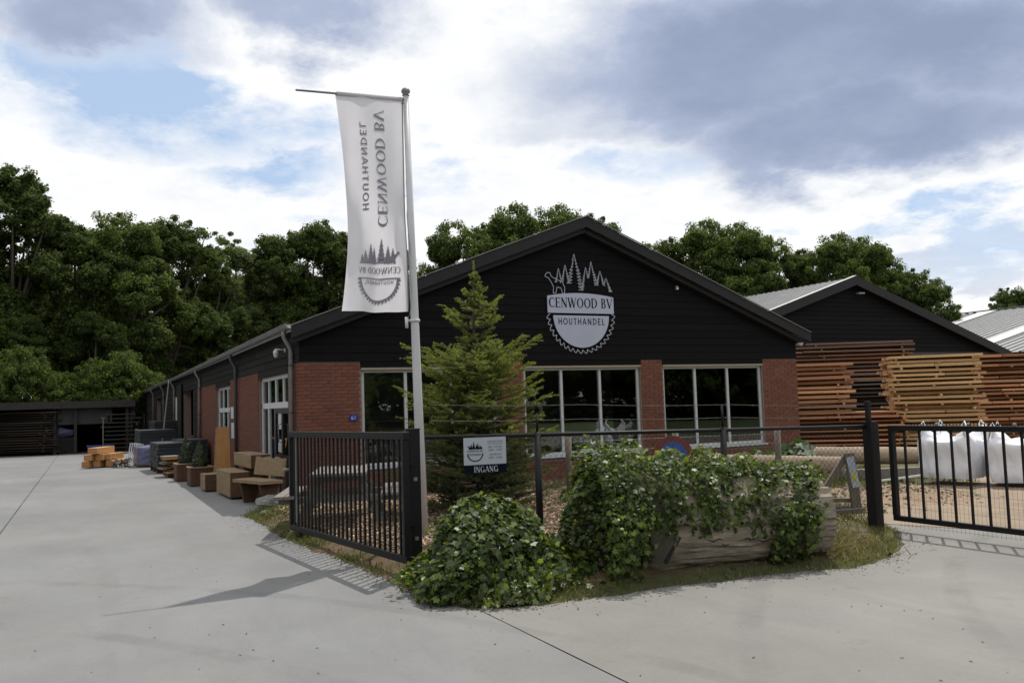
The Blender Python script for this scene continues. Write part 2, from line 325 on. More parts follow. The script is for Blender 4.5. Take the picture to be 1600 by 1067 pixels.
def sheet(x0, x1, y0, y1, z, wob=None):
    mb = MB(); n = 220; pts = []
    for i in range(n+1):
        y = y0+(y1-y0)*i/n
        pts += [(x0+(hsh(i, 1)-.5)*.006, y, z), (x1+(hsh(i, 2)-.5)*.006, y, z)]
    return mb.add(pts, [(2*i, 2*i+1, 2*i+3, 2*i+2) for i in range(n)])
struct('concrete_yard', sheet(-1.085, 2.765, -12, 58, 0), M_conc)
struct('concrete_yard', sheet(-20, -1.10, -12, 58, 0), M_conc)
struct('concrete_yard', sheet(2.777, 4.4, 6.3, 58, -.004), M_conc)
struct('concrete_apron', MB().add([(2.777, -12, 0), (24, -12, 0), (24, 2.6, 0), (10.2, 4.4, 0), (8.75, 7.6, 0), (2.777, 7.6, 0)], [(0, 1, 2, 3, 4, 5)]), M_apron)
struct('sand_yard', MB().add([(8.75, 7.61, .004), (10.2, 4.41, .004), (24, 2.61, .004), (80, 2.6, .004), (80, 60, .004), (8.75, 60, .004)], [(0, 1, 2, 3, 4, 5)]), M_sand)
# planting bed as a height field
outline_px = [(385, 806), (412, 818), (436, 833), (470, 850), (520, 868), (570, 888), (606, 905), (640, 922), (690, 938), (735, 949), (800, 948), (860, 942), (950, 930), (1050, 914), (1150, 903), (1240, 894), (1330, 887), (1380, 868), (1402, 850), (1398, 832)]
OUT = [gp(*p)[:2] for p in outline_px]
OUTL = [(3.6, 16.3), (2.9, 15.2)]+[tuple(p) for p in OUT]+[(9.2, 8.6), (10.2, 9.4), (12.5, 10.2), (17.5, 11.5), (17.5, 15.4), (3.6, 15.4)]
def poly_sd(X, Y, poly):
    n = len(poly); d = np.full(X.shape, 1e9); ins = np.zeros(X.shape, bool)
    for i in range(n):
        ax, ay = poly[i]; bx, by = poly[(i+1) % n]; ex, ey = bx-ax, by-ay; wx, wy = X-ax, Y-ay
        t = np.clip((wx*ex+wy*ey)/(ex*ex+ey*ey+1e-12), 0, 1); d = np.minimum(d, np.hypot(wx-ex*t, wy-ey*t))
        c = ((ay > Y) != (by > Y)) & (X < (bx-ax)*(Y-ay)/(by-ay+1e-12)+ax); ins ^= c
    return np.where(ins, d, -d)
def bed_h(X, Y):
    s = poly_sd(X, Y, OUTL)+(fbm(X*3, Y*3)-.45)*.25
    h = np.clip((s+.03)/.7, -.4, 1); h = np.where(h > 0, h*h*(3-2*h), h*.3)
    hh = h*.10+(fbm(X*5, Y*5)-.47)*.05*np.clip(s*4, 0, 1)
    mound = .22*np.exp(-(((X-11.0)/.9)**2+((Y-9.3)/.55)**2))+.12*np.exp(-(((X-9.8)/.5)**2+((Y-9.5)/.5)**2))
    return hh+mound*(.7+.6*fbm(X*6, Y*6))
xs = np.arange(1.9, 17.6, .055); ys = np.arange(5.4, 16.4, .055); GX, GY = np.meshgrid(xs, ys); GZ = bed_h(GX, GY)
GZ = np.where((GX > 3.45) & (GY > 15.30), -.05, GZ)
V = np.stack([GX.ravel(), GY.ravel(), GZ.ravel()], 1); nx, ny = len(xs), len(ys)
ii = (np.arange(ny-1)[:, None]*nx+np.arange(nx-1)[None]).ravel(); FF = np.stack([ii, ii+1, ii+nx+1, ii+nx], 1)
zf = GZ.ravel(); keep = zf[FF].max(1) > -.008; bed = arr_obj('planting_bed', V, FF[keep], M_soil); bed['kind'] = 'structure'
nn = fbm(GX*1.7+4, GY*1.7); sdv = poly_sd(GX, GY, OUTL)
mul_ = np.array([.13, .09, .06]); gr = np.array([.065, .075, .03]); sa = np.array([.27, .20, .14]); stw = np.array([.15, .13, .08])
wg = np.clip((.42-sdv)/.3, 0, 1)*np.clip((nn-.3)*5, 0, 1)
wr = np.clip((GX-7.3)/.6, 0, 1); wb = np.clip((GX-6.6)/1.0, 0, 1)*np.clip((GY-8.6)/.8, 0, 1)
c = mul_[None, None]*(1-wg[..., None])+gr*wg[..., None]
c = c*(1-wr[..., None])+(stw*(1-nn[..., None])+gr*nn[..., None])*wr[..., None]
ws = np.clip((GX-9.0)/.6, 0, 1)*np.clip(1.4-np.abs((GX-10.9)/1.8), 0, 1)*np.clip((10.6-GY)/.7, 0, 1); c = c*(1-ws[..., None])+sa*ws[..., None]
ca = bed.data.color_attributes.new('kindcol', 'FLOAT_COLOR', 'POINT'); ca.data.foreach_set('color', np.concatenate([c.reshape(-1, 3), np.ones((nx*ny, 1))], 1).astype(np.float32).ravel())
def hz(x, y): return float(max(0, bed_h(np.array([x], float), np.array([y], float))[0]))

# ------------------------------------------------------------------ main building
X0, X1, Y0, YE = 3.37, 15.03, 15.39, 68.
AX, AZ, EZ = 9.25, 5.36, 3.05
B1 = thing('timber_shop', 'long black boarded timber shop with red brick piers and white framed windows', 'building', (X0, Y0, 0))
def P_(name, mb, m, smooth=False, bevel=0., parent=None):
    for i, p in enumerate(mb.v): mb.v[i] = (p[0]-X0, p[1]-Y0, p[2])
    return part(name, mb, m, parent or B1, smooth, bevel)
wins = [(4.50, 7.22, (5.36, 6.28)), (7.82, 10.60, (8.70, 9.62)), (11.20, 13.97, (12.09, 13.0))]
wall = MB(); T = .28; cuts = [X0]+[v for w in wins for v in w[:2]]+[X1]
for i in range(0, len(cuts), 2): wall.bb(cuts[i]+(.006 if i == 0 else 0), cuts[i+1], Y0+.006, Y0+T, 0, 2.46)
for w in wins: wall.bb(w[0], w[1], Y0+.006, Y0+T, 0, .50); wall.bb(w[0], w[1], Y0+.02, Y0+T, 2.31, 2.46)
def roofz(x): return EZ+(AZ-EZ)*(1-abs(x-AX)/((AX-X0) if x < AX else (X1-AX)))
g = [(X0, 2.46), (X1, 2.46), (X1, EZ-.02), (AX, AZ-.02), (X0, EZ-.02)]
wall.prism(g, lambda p: (p[0], Y0+T, p[1]), lambda p: (p[0], Y0+.03, p[1]))
SO = [(16.36, 19.40, 'door'), (23.65, 26.3, 'window'), (32.2, 35.8, 'open'), (47., 50., 'open')]
yy = Y0+T
for a, b_, k in SO:
    wall.bb(X0+.006, X0+T, yy, a, 0, 3.03); top = 2.31 if k != 'open' else 2.75
    wall.bb(X0+.006, X0+T, a, b_, top, 3.03)
    if k == 'window': wall.bb(X0+.006, X0+T, a, b_, 0, .1)
    yy = b_
wall.bb(X0+.006, X0+T, yy, YE, 0, 3.03); wall.bb(X1-T, X1, Y0+T, YE, 0, 3.03)
g2 = [(X0, 0), (X1, 0), (X1, EZ-.02), (AX, AZ-.02), (X0, EZ-.02)]
wall.prism(g2, lambda p: (p[0], YE+.3, p[1]), lambda p: (p[0], YE, p[1]))
P_('wall', wall, M_mortar)
inr = MB(); inr.bb(X0+T, X1-T, Y0+T, 26, -.02, .03); inr.bb(X0+T, X1-T, 26, 26.2, .03, 3.0); inr.bb(X0+T, X1-T, Y0+T, 26, 2.9, 3.0)
P_('interior_room', inr, M_plaster)
# roof
rf = MB(); ov = .22
for s, xe in ((-1, X0-.16), (1, X1+.22)):
    sl = (AZ-EZ)/abs((X0 if s < 0 else X1)-AX); ze = roofz(X0 if s < 0 else X1)-sl*abs(xe-(X0 if s < 0 else X1))
    rf.add([(AX, Y0-ov, AZ-.02), (xe, Y0-ov, ze-.0), (xe, YE+.4, ze-.0), (AX, YE+.4, AZ-.02), (AX, Y0-ov, AZ+.045), (xe, Y0-ov, ze+.085), (xe, YE+.4, ze+.085), (AX, YE+.4, AZ+.045)], [(0, 1, 2, 3), (4, 7, 6, 5), (0, 4, 5, 1), (1, 5, 6, 2), (2, 6, 7, 3)])
P_('roof', rf, M_metalroof)
for s in (-1, 1):
    xe = X0-.18 if s < 0 else X1+.26; xw = X0 if s < 0 else X1; sl = (AZ-EZ)/abs(xw-AX); ze = EZ-sl*abs(xe-xw)
    bgb = MB(); pr = [(AX, AZ+.06), (xe, ze+.10), (xe, ze-.12), (AX, AZ-.17)]
    bgb.prism(pr, lambda p: (p[0], Y0-ov-.003, p[1]), lambda p: (p[0], Y0-ov-.04, p[1])); P_('barge_board', bgb, M_roofedge, bevel=.004)
    b2 = MB(); pr = [(AX, AZ-.17), (xe, ze-.12), (xe+.1*-s, ze-.18), (AX, AZ-.27)]
    b2.prism(pr, lambda p: (p[0], Y0-.005, p[1]), lambda p: (p[0], Y0-ov+.05, p[1])); P_('soffit', b2, M_roofedge)
    b3 = MB().beam((AX, Y0-ov-.05, AZ+.072), (xe, Y0-ov-.05, ze+.112), .03, .014); P_('verge_trim', b3, M_zinc)
# gable boards
z = 2.46; k = 0
while z < AZ-.1:
    zt = min(z+.158, AZ-.08); lo = lambda q: (X0 if q < EZ-.04 else AX-(AX-X0)*(AZ-.10-q)/(AZ-EZ), X1 if q < EZ-.04 else AX+(X1-AX)*(AZ-.10-q)/(AZ-EZ))
    a0, a1 = lo(z); c0, c1 = lo(zt)
    if a1-a0 > .1:
        mb = MB(); mb.add([(a0, Y0-.026, z), (a1, Y0-.026, z), (c1, Y0-.016, zt), (c0, Y0-.016, zt), (a0, Y0+.02, z), (a1, Y0+.02, z), (c1, Y0+.02, zt), (c0, Y0+.02, zt)], [(0, 1, 2, 3), (0, 4, 5, 1), (1, 5, 6, 2), (3, 7, 4, 0), (2, 6, 7, 3)]); P_('cladding_board', mb, M_clad)
    z += .158
for w in wins: P_('cladding_board', MB().bb(w[0]-.02, w[1]+.02, Y0-.018, Y0+.015, 2.345, 2.458), M_clad)
# side boards
z = 2.46
while z < 3.0:
    ybs = [Y0-.034]+[18.2+hsh(z, 5)*1.5, 22.8, 27.1+hsh(z, 6), 31.2, 36, 41, 46.5, 52, 58, YE]
    for a, b_ in zip(ybs[:-1], ybs[1:]): P_('cladding_board', MB().add([(X0-.03, a, z), (X0-.03, b_-.006, z), (X0-.013, b_-.006, z+.15), (X0-.013, a, z+.15), (X0+.004, a, z), (X0+.004, b_-.006, z), (X0+.004, b_-.006, z+.15), (X0+.004, a, z+.15)], [(0, 3, 2, 1), (0, 1, 5, 4), (1, 2, 6, 5), (3, 0, 4, 7)]), M_clad_side)
    z += .15
for a, b_ in ((16.33, 19.41), (23.63, 26.31)): P_('cladding_board', MB().bb(X0-.02, X0+.003, a, b_, 2.315, 2.458), M_clad_side)
for (a, b_) in ((31.1, 32.2), (35.8, 47.), (50., YE)):
    z = .02
    while z < 2.45:
        P_('cladding_board', MB().add([(X0-.03, a, z), (X0-.03, b_, z), (X0-.013, b_, z+.2), (X0-.013, a, z+.2), (X0+.004, a, z), (X0+.004, b_, z)], [(0, 3, 2, 1), (0, 1, 5, 4)]), M_clad_side); z += .203
# bricks: the ones that show largest are single parts
BL, BH, PL, PH = .208, .049, .2195, .0625
bm_ = MB().box((0, 0, 0), (BL, .03, BH)).mesh('brick', M_brick); bmh = MB().box((0, 0, 0), (BL/2-.006, .03, BH)).mesh('brick', M_brick)
bms = MB().box((0, 0, 0), (.03, BL, BH)).mesh('brick', M_brick); bmsh = MB().box((0, 0, 0), (.03, BL/2-.006, BH)).mesh('brick', M_brick)
nb = 0; rest = MB()
def brick(me, c, size, single):
    global nb
    if single and nb < 300:
        link('brick', me, B1, (c[0]-X0+(0), c[1]-Y0, c[2])); nb += 1
    else: rest.box(c, size)
def course_run(u0, u1, row):      # yields (center, length) along a run, half brick stagger
    u = u0 - (PL/2 if row % 2 else 0); out = []
    while u < u1-.02:
        a = max(u, u0); b_ = min(u+PL-.0115, u1)
        if b_-a > .03: out.append(((a+b_)/2, b_-a))
        u += PL
    return out
def face_front(u0, u1, z0, z1, single):
    for r in range(int(z0/PH+.5), int(z1/PH)):
        zc = r*PH+BH/2+.006; j = (hsh(r, u0)-.5)*.003
        for cu_, l in course_run(u0, u1, r):
            full = abs(l-BL) < .01; half = abs(l-BL/2+.006) < .014
            brick(bm_ if full else bmh, (cu_, Y0+.013+j-.006, zc), (l, .03, BH), single and (full or half))
def face_side(u0, u1, z0, z1, single):
    for r in range(int(z0/PH+.5), int(z1/PH)):
        zc = r*PH+BH/2+.006; j = (hsh(r, u0)-.5)*.003
        for cu_, l in course_run(u0, u1, r+1):
            full = abs(l-BL) < .01; half = abs(l-BL/2+.006) < .014
            brick(bms if full else bmsh, (X0+.013+j-.006, cu_, zc), (.03, l, BH), single and (full or half))
face_front(X0-.008, 4.47, .0, 2.46, True)
face_side(Y0+.024, 16.33, 1.0, 2.46, True)
face_side(Y0+.024, 16.33, .0, 1.0, False)
face_side(19.42, 23.62, 0, 2.46, False); face_side(26.32, 31.08, 0, 2.46, False); face_side(39.6, 40.6, 0.05, 2.4, False)
for w in wins: face_front(w[0]-.02, w[1]+.02, 0, .49, False)
face_front(7.24, 7.80, 0, 2.46, False); face_front(10.62, 11.18, 0, 2.46, False); face_front(14.0, X1+.006, 0, 2.46, False)
for r in range(0, 40):     # return face of the east corner
    pass
br = P_('brick_course', rest, M_brickj); br['kind'] = 'stuff'
# front windows
def window(parent_y, w, muls, lintel=2.31, sill=.54):
    fr = MB(); yF = Y0+.055; d = .07
    fr.bb(w[0], w[1], yF, yF+d, lintel-.055, lintel); fr.bb(w[0], w[1], yF, yF+d, sill, sill+.06)
    for x in (w[0]+.03, w[1]-.03): fr.bb(x-.03, x+.03, yF, yF+d, sill+.06, lintel-.055)
    f = P_('window', fr, M_frame, bevel=.004)
    for x in muls:
        q = P_('mullion', MB().bb(x-.028, x+.028, yF-.004, yF+d+.004, sill+.061, lintel-.056), M_frame, bevel=.004, parent=f)
    xs_ = [w[0]+.06]+[v for m_ in muls for v in (m_-.028, m_+.028)]+[w[1]-.06]
    for i in range(0, len(xs_), 2): P_('pane', MB().bb(xs_[i], xs_[i+1], yF+.03, yF+.036, sill+.06, lintel-.055), M_glass, parent=f)
    P_('sill', MB().bb(w[0]-.03, w[1]+.03, Y0-.05, yF-.002, sill-.045, sill-.003), M_frame, bevel=.004, parent=f)
    P_('head_trim', MB().bb(w[0]-.01, w[1]+.01, Y0-.026, yF-.002, 2.303, 2.343), mat('cream head trim', (.30, .26, .18), .6, .1, 5), parent=f)
for a, b_, m_ in wins: window(0, (a, b_), m_)
# side door set and side window
def side_window(y0, y1, z0, z1, nx_, zt, doorleaf):
    xF = X0+.06; fr = MB(); d = .07
    fr.bb(xF, xF+d, y0, y1, z1-.07, z1); fr.bb(xF, xF+d, y0, y1, zt-.06, zt+.06)
    for y in (y0+.035, y1-.035): fr.bb(xF, xF+d, y-.035, y+.035, z0, z1)
    if not doorleaf: fr.bb(xF, xF+d, y0, y1, z0, z0+.07)
    f = P_('door_frame' if doorleaf else 'window', fr, M_white, bevel=.004); pr = nx_
    for i in range(1, nx_):
        y = y0+(y1-y0)*i/nx_; P_('glazing_bar', MB().bb(xF+.005, xF+d-.005, y-.03, y+.03, zt+.06, z1-.07), M_white, parent=f)
    P_('pane', MB().bb(xF+.03, xF+.036, y0+.07, y1-.07, zt+.06, z1-.07), M_glass, parent=f)
    if doorleaf:
        for y in (17.95, 18.65): P_('glazing_bar', MB().bb(xF, xF+d, y-.045, y+.045, z0, zt-.06), M_white, parent=f)
        P_('pane', MB().bb(xF+.03, xF+.036, 18.0, y1-.07, z0+.05, zt-.06), M_glass, parent=f)
        dr = MB(); dx = X0+.045; dr.bb(dx, dx+.05, 16.43, 17.9, z0, .75); dr.bb(dx, dx+.05, 16.43, 17.9, zt-.16, zt-.06)
        for y in (16.49, 17.165, 17.84): dr.bb(dx, dx+.05, y-.06, y+.06, .75, zt-.16)
        D = P_('door', dr, mat('black door paint', (.015, .016, .02), .35, .2, 5)); P_('pane', MB().bb(dx+.022, dx+.028, 16.55, 17.78, .75, zt-.16), M_glass, parent=D)
        P_('poster', MB().bb(dx+.012, dx+.018, 17.3, 17.6, 1.25, 1.62), M_white, parent=D); P_('poster', MB().bb(dx+.012, dx+.018, 17.28, 17.62, .8, 1.05), M_white, parent=D)
        P_('door_handle', MB().tube([(dx-.01, 17.2, 1.0), (dx-.06, 17.2, 1.0), (dx-.06, 17.2, 1.35), (dx-.01, 17.2, 1.35)], .012, 6), M_zinc, True, parent=D)
    else:
        for i in range(1, nx_): y = y0+(y1-y0)*i/nx_; P_('glazing_bar', MB().bb(xF+.005, xF+d-.005, y-.035, y+.035, z0+.07, zt-.06), M_white, parent=f)
        P_('pane', MB().bb(xF+.03, xF+.036, y0+.07, y1-.07, z0+.07, zt-.06), M_glass, parent=f)
side_window(16.36, 19.38, .03, 2.31, 4, 1.72, True)
side_window(23.68, 26.28, .12, 2.31, 3, 1.68, False)
P_('threshold', MB().bb(X0-.45, X0+.05, 16.3, 18.1, 0, .09), M_stone, bevel=.01)
P_('notice', MB().bb(X0-.022, X0-.018, 22.9, 23.35, 1.45, 1.75), M_white); P_('notice', MB().bb(X0-.022, X0-.018, 22.85, 23.3, .95, 1.35), M_white)
# big sliding door openings further down
for a, b_ in ((32.2, 35.8), (47., 50.)): P_('doorway_shade', MB().bb(X0+.5, X0+.6, a-.3, b_+.3, 0, 2.75), M_dark)  # dark sheet behind each opening stands in for the shade inside
P_('window', MB().bb(X0-.06, X0-.032, 37.4, 38.4, .25, 2.3), M_white)
P_('sliding_door', MB().bb(X0-.10, X0-.05, 35.75, 37.3, .05, 2.75), M_clad_side)
# gutter and downpipes
gt = MB(); xg, zg = X0-.19, 3.11; prof = [(math.cos(a)*.075, math.sin(a)*.075) for a in np.linspace(math.pi, 2*math.pi, 9)]
for i, yv in enumerate([Y0-.15, 26, 38, 52, YE]):
    dz = (0, -.02, -.05, 0, 0)[i]
    for p in prof: gt.v.append((xg+p[0], yv, zg+p[1]+dz))
for i in range(4):
    for j in range(8): gt.f.append((i*9+j, i*9+j+1, (i+1)*9+j+1, (i+1)*9+j))
gt.f.append(tuple(range(9)))
gt.tube([(xg-.075, Y0-.15, zg+.004), (xg-.075, 26, zg-.016), (xg-.075, 38, zg-.046), (xg-.075, 52, zg+.004), (xg-.075, YE, zg+.004)], .012, 6)
P_('gutter', gt, M_zinc, True)
for yv, m_, r in ((15.72, M_zinc, .045), (22.2, M_darkpipe, .042), (29.8, M_zinc, .045), (38.9, M_zinc, .045), (44.5, M_zinc, .045), (51.5, M_zinc, .045), (60, M_zinc, .045)):
    dpp = MB().tube([(xg, yv, zg-.06), (xg, yv, zg-.18), (xg+.03, yv, zg-.24), (X0-.09, yv, zg-.36), (X0-.07, yv, zg-.44), (X0-.07, yv, .02)], r, 10)
    o = P_('downpipe', dpp, m_, True)
    for zc in (.6, 1.55, 2.4): P_('pipe_clamp', MB().lathe((X0-.07, yv, zc), [(r+.001, 0), (r+.006, 0), (r+.006, .03), (r+.001, .03)], 12), M_darkpipe, parent=o)
for zc in (1.15, 1.62, 2.1, 2.28): P_('wall_anchor', MB().box((X0+.52, Y0-.012, zc), (.03, .02, .03)), M_darkpipe)
# anchored small fittings: things of their own
t = thing('security_camera', 'white dome security camera on a bracket beside the corner downpipe', 'camera', (X0, 16.45, 2.74)); t.scale = (.62, .62, .62)
part('bracket', MB().box((-.04, 0, 0), (.03, .12, .12)).tube([(-.04, 0, 0), (-.30, 0, .03)], .022, 8), M_white, t, True)
part('dome', MB().lathe((-.31, 0, -.17), [(0, -.06), (.04, -.05), (.07, -.01), (.075, .04), (.085, .05), (.085, .13), (.05, .17), (.02, .22)], 16), M_white, t, True)
t = thing('wall_lamp', 'small white lamp under the east eave of the shop corner', 'lamp', (15.10, Y0-.05, 2.83))
part('lamp_body', MB().lathe((0, -.05, -.08), [(0, 0), (.05, .01), (.075, .06), (.06, .14), (.03, .18), (0, .19)], 14), M_white, t, True); part('bracket', MB().box((0, .02, .10), (.04, .12, .04)), M_zinc, t)
t = thing('gable_sensor', 'tiny pale sensor box on the black gable right of the logo', 'sensor', tuple(np.array([11.62, Y0-.04, 4.02])))
part('sensor_body', MB().box((0, -.02, 0), (.07, .05, .09)), M_zinc, t, bevel=.01); part('lens', MB().box((0, -.05, -.01), (.04, .02, .04)), M_white, t)
# room contents seen through the glass
M_tube = emis('lit tube', (1, .97, .9), 6)
for i, (x, y, l) in enumerate(((10.6, 18.0, 1.2), (10.9, 19.2, 1.2), (12.9, 17.6, 1.2), (6.9, 17.8, 1.2))):
    t = thing('ceiling_light', ('tube light glowing behind the right pane of the middle window', 'farther tube light behind the middle window', 'tube light behind the left pane of the east window', 'tube light behind the window left of the spruce')[i], 'light', (x, y, 2.62), .15)
    part('tube', MB().box((0, 0, 0), (l, .035, .03)), M_tube, t); part('fixture', MB().box((0, 0, .05), (l+.05, .09, .05)), M_dark, t)

# ------------------------------------------------------------------ lettering
def bar(x0, y0, x1, y1, w, n=4):
    d = np.array([x1-x0, y1-y0]); l = np.linalg.norm(d); p = np.array([-d[1], d[0]])/l*w/2; out = []; a = np.array([x0, y0])
    for i in range(n): s0 = a+d*i/n; s1 = a+d*(i+1)/n; out.append([s0-p, s1-p, s1+p, s0+p])
    return out
def hbar(x0, x1, y, w): return bar(x0, y, x1, y, w, 2)
def arc(cx, cy, rx, ry, a0, a1, tx, ty, n=14):
    o = []
    for i in range(n):
        a, b = [math.radians(a0+(a1-a0)*(i+k)/n) for k in (0, 1)]
        o.append([np.array([cx+rx*math.cos(a), cy+ry*math.sin(a)]), np.array([cx+rx*math.cos(b), cy+ry*math.sin(b)]), np.array([cx+(rx-tx)*math.cos(b), cy+(ry-ty)*math.sin(b)]), np.array([cx+(rx-tx)*math.cos(a), cy+(ry-ty)*math.sin(a)])])
    return o
def glyph(c, T=.13, t=.05, serif=True):
    s = .035; g = []
    def sf(x, y, w=.26):
        return hbar(x-w/2, x+w/2, y+(s/2 if y < .5 else -s/2), s) if serif else []
    if c == 'C': return arc(.4, .5, .4, .5, 52, 308, T, t)+(bar(.68, .68, .68, .98, s, 1)+bar(.68, .04, .68, .25, s, 1) if serif else []), .76
    if c == 'G': return arc(.4, .5, .4, .5, 50, 320, T, t)+bar(.70, .06, .70, .45, T, 2)+(hbar(.56, .82, .45, s) if serif else hbar(.45, .74, .45, t))+(bar(.68, .7, .68, .98, s, 1) if serif else []), .86
    if c == 'O': return arc(.43, .5, .43, .5, 0, 360, T, t, 24), .88
    if c == 'D': return bar(.12, 0, .12, 1, T)+arc(.25, .5, .52, .5, -90, 90, T, t)+hbar(.02, .27, .02+t/4, t)+hbar(.02, .27, .98-t/4, t), .82
    if c == 'B': return bar(.12, 0, .12, 1, T)+arc(.3, .26, .32, .26, -90, 90, T, t)+arc(.28, .745, .27, .255, -90, 90, T, t)+hbar(.02, .32, t/2, t)+hbar(.1, .32, .505, t)+hbar(.02, .3, 1-t/2, t), .68
    if c == 'E': return bar(.12, 0, .12, 1, T)+hbar(.02, .58, t/2, t)+hbar(.12, .48, .51, t)+hbar(.02, .56, 1-t/2, t)+((bar(.57, 0, .57, .24, s, 1)+bar(.55, .78, .55, 1, s, 1)+bar(.48, .4, .48, .62, s, 1)) if serif else []), .64
    if c == 'N': return bar(.12, 0, .12, 1, t)+bar(.1, .97, .68, .03, T*1.05)+bar(.68, 0, .68, 1, t)+sf(.12, 0)+sf(.08, 1, .2)+sf(.68, 1), .82
    if c == 'W': return bar(.06, 1, .32, 0, T)+bar(.32, 0, .55, .95, t)+bar(.50, 1, .78, 0, T)+bar(.78, 0, 1.02, 1, t)+sf(.06, 1)+sf(.5, 1, .2)+sf(1.02, 1, .2), 1.1
    if c == 'V': return bar(.06, 1, .38, 0, T)+bar(.38, 0, .70, 1, t)+sf(.06, 1)+sf(.7, 1, .22), .76
    if c == 'A': return bar(.02, 0, .36, 1, t)+bar(.36, 1, .70, 0, T)+hbar(.14, .56, .33, t)+sf(.02, 0, .2)+sf(.7, 0), .76
    if c == 'I': return bar(.14, 0, .14, 1, T)+sf(.14, 0)+sf(.14, 1), .30
    if c == 'H': return bar(.1, 0, .1, 1, T)+bar(.6, 0, .6, 1, T)+hbar(.1, .6, .52, t), .72
    if c == 'U': return bar(.1, .32, .1, 1, T)+bar(.6, .32, .6, 1, T)+arc(.35, .33, .25+T/2, .33, 180, 360, T, t), .72
    if c == 'T': return bar(.3, 0, .3, 1, T)+hbar(.0, .6, 1-t/2, t), .62
    if c == 'L': return bar(.1, 0, .1, 1, T)+hbar(.1, .5, t/2, t), .54
    return [], .35
def text_polys(s, x0, y0, h, width, serif=True, sp=.08, TT=None):
    ps = []; x = 0; 
    for ch in s:
        g, adv = glyph(ch, .17 if serif else .14, .065 if serif else .13, serif)
        ps += [[(p[0]+x, p[1]) for p in q] for q in g]; x += adv+sp
    k = width/(x-sp)
    return [[(x0+p[0]*k, y0+p[1]*h) for p in q] for q in ps]
def tree_outline(cx, base, h, w, n=7, seed=0):
    rr = random.Random(seed); L_ = []; 
    for i in range(n):
        f = (i+1)/n; y = base+h*(1-f*.95); L_.append((-w/2*f*(.85+.3*rr.random()), y)); L_.append((-w/2*f*.62, y+h*.02))
    left = [(0, base+h)]+L_; poly = [(cx+x, y) for x, y in left]; poly.append((cx-w*.2, base)); poly.append((cx+w*.2, base))
    poly += [(cx-x*(.85+.3*rr.random()), y) for x, y in L_[::-1]]
    return poly
TREES = [(-.32, .29, .14), (-.22, .34, .16), (-.08, .49, .22), (.09, .32, .15), (.175, .40, .19), (.31, .28, .17), (.40, .19, .14)]   # x, height, width
WOLF = [(-.53, .20), (-.50, .23), (-.46, .23), (-.44, .19), (-.40, .17), (-.34, .15), (-.28, .13), (-.245, .07), (-.25, .0), (-.28, .0), (-.30, .06), (-.36, .07), (-.38, .0), (-.42, .0), (-.41, .07), (-.44, .12), (-.48, .17), (-.53, .185)]
def blade_outline(r, n=22, a0=180, a1=360, depth=.055):
    pts = []
    for i in range(n):
        a = math.radians(a0+(a1-a0)*i/n); b = math.radians(a0+(a1-a0)*(i+.75)/n); c2 = math.radians(a0+(a1-a0)*(i+.9)/n)
        pts += [((r-depth)*math.cos(a), (r-depth)*math.sin(a)), ((r-depth*.35)*math.cos((a+b)/2), (r-depth*.35)*math.sin((a+b)/2)), (r*math.cos(b), r*math.sin(b)), ((r-depth*.5)*math.cos(c2), (r-depth*.5)*math.sin(c2))]
    pts.append(((r-depth)*math.cos(math.radians(a1)), (r-depth)*math.sin(math.radians(a1)))); return pts
def stroke(poly, w, closed=False):
    o = []; n = len(poly)
    for i in range(n if closed else n-1): a, b = poly[i], poly[(i+1) % n]; o += bar(a[0], a[1], b[0], b[1], w, 1) if (abs(a[0]-b[0])+abs(a[1]-b[1]) > 1e-6) else []
    return o
def fan_strip(outer, inner): return [[outer[i], outer[i+1], inner[i+1], inner[i]] for i in range(len(outer)-1)]
def put(mb, polys, f):       # flat faces through the map f(x, y)
    for q in polys: mb.add([f(*p) for p in q], [tuple(range(len(q)))])
    return mb
# gable logo (units: banner width = 1, banner bottom at y=0)
lg = thing('gable_logo', 'large round shop logo with saw blade, firs and lettering on the black gable', 'sign', (9.17, Y0-.04, 3.42))
def lm(d): return lambda x, y: (x*1.58, -d, y*1.58)
def slab(name, poly, m, d0, d1, parent):
    mb = MB(); mb.prism([p for p in poly], lambda p: lm(d0)(p[0], p[1]), lambda p: lm(d1)(p[0], p[1])); return part(name, mb, m, parent)
ban = [(-.5, 0), (.5, 0), (.5, .22)]+[(x, .22+.045*(1-(x/.5)**2)) for x in np.linspace(.4, -.4, 9)]+[(-.5, .22)]
slab('banner', ban, M_logoW, 0, .02, lg)
slab('half_disc', [(.42*math.cos(a), -.03+.42*math.sin(a)) for a in np.linspace(math.pi, 2*math.pi, 41)], M_logoW, 0, .02, lg)
LET = text_polys('CENWOOD BV', -.48, .07, .13, .96, True); tx = put(MB(), LET, lm(.023)); part('lettering', tx, M_navy, lg)['kind'] = 'stuff'
tx = put(MB(), text_polys('HOUTHANDEL', -.35, -.15, .085, .70, False, .22), lm(.023)); part('lettering', tx, M_navy, lg)['kind'] = 'stuff'
M_line = mat('logo line white', (.42, .45, .52), .6, .05, 3)
bl = [(p[0]*.98, p[1]*.98-.01) for p in blade_outline(.53, 20)]
part('saw_blade_outline', put(MB(), stroke(bl, .009), lm(.012)), M_line, lg)
def in_tri(p, x, h, w): return 0 < p[1]-.29 < h*.97 and abs(p[0]-x) < w*.5*(1-(p[1]-.29)/h)
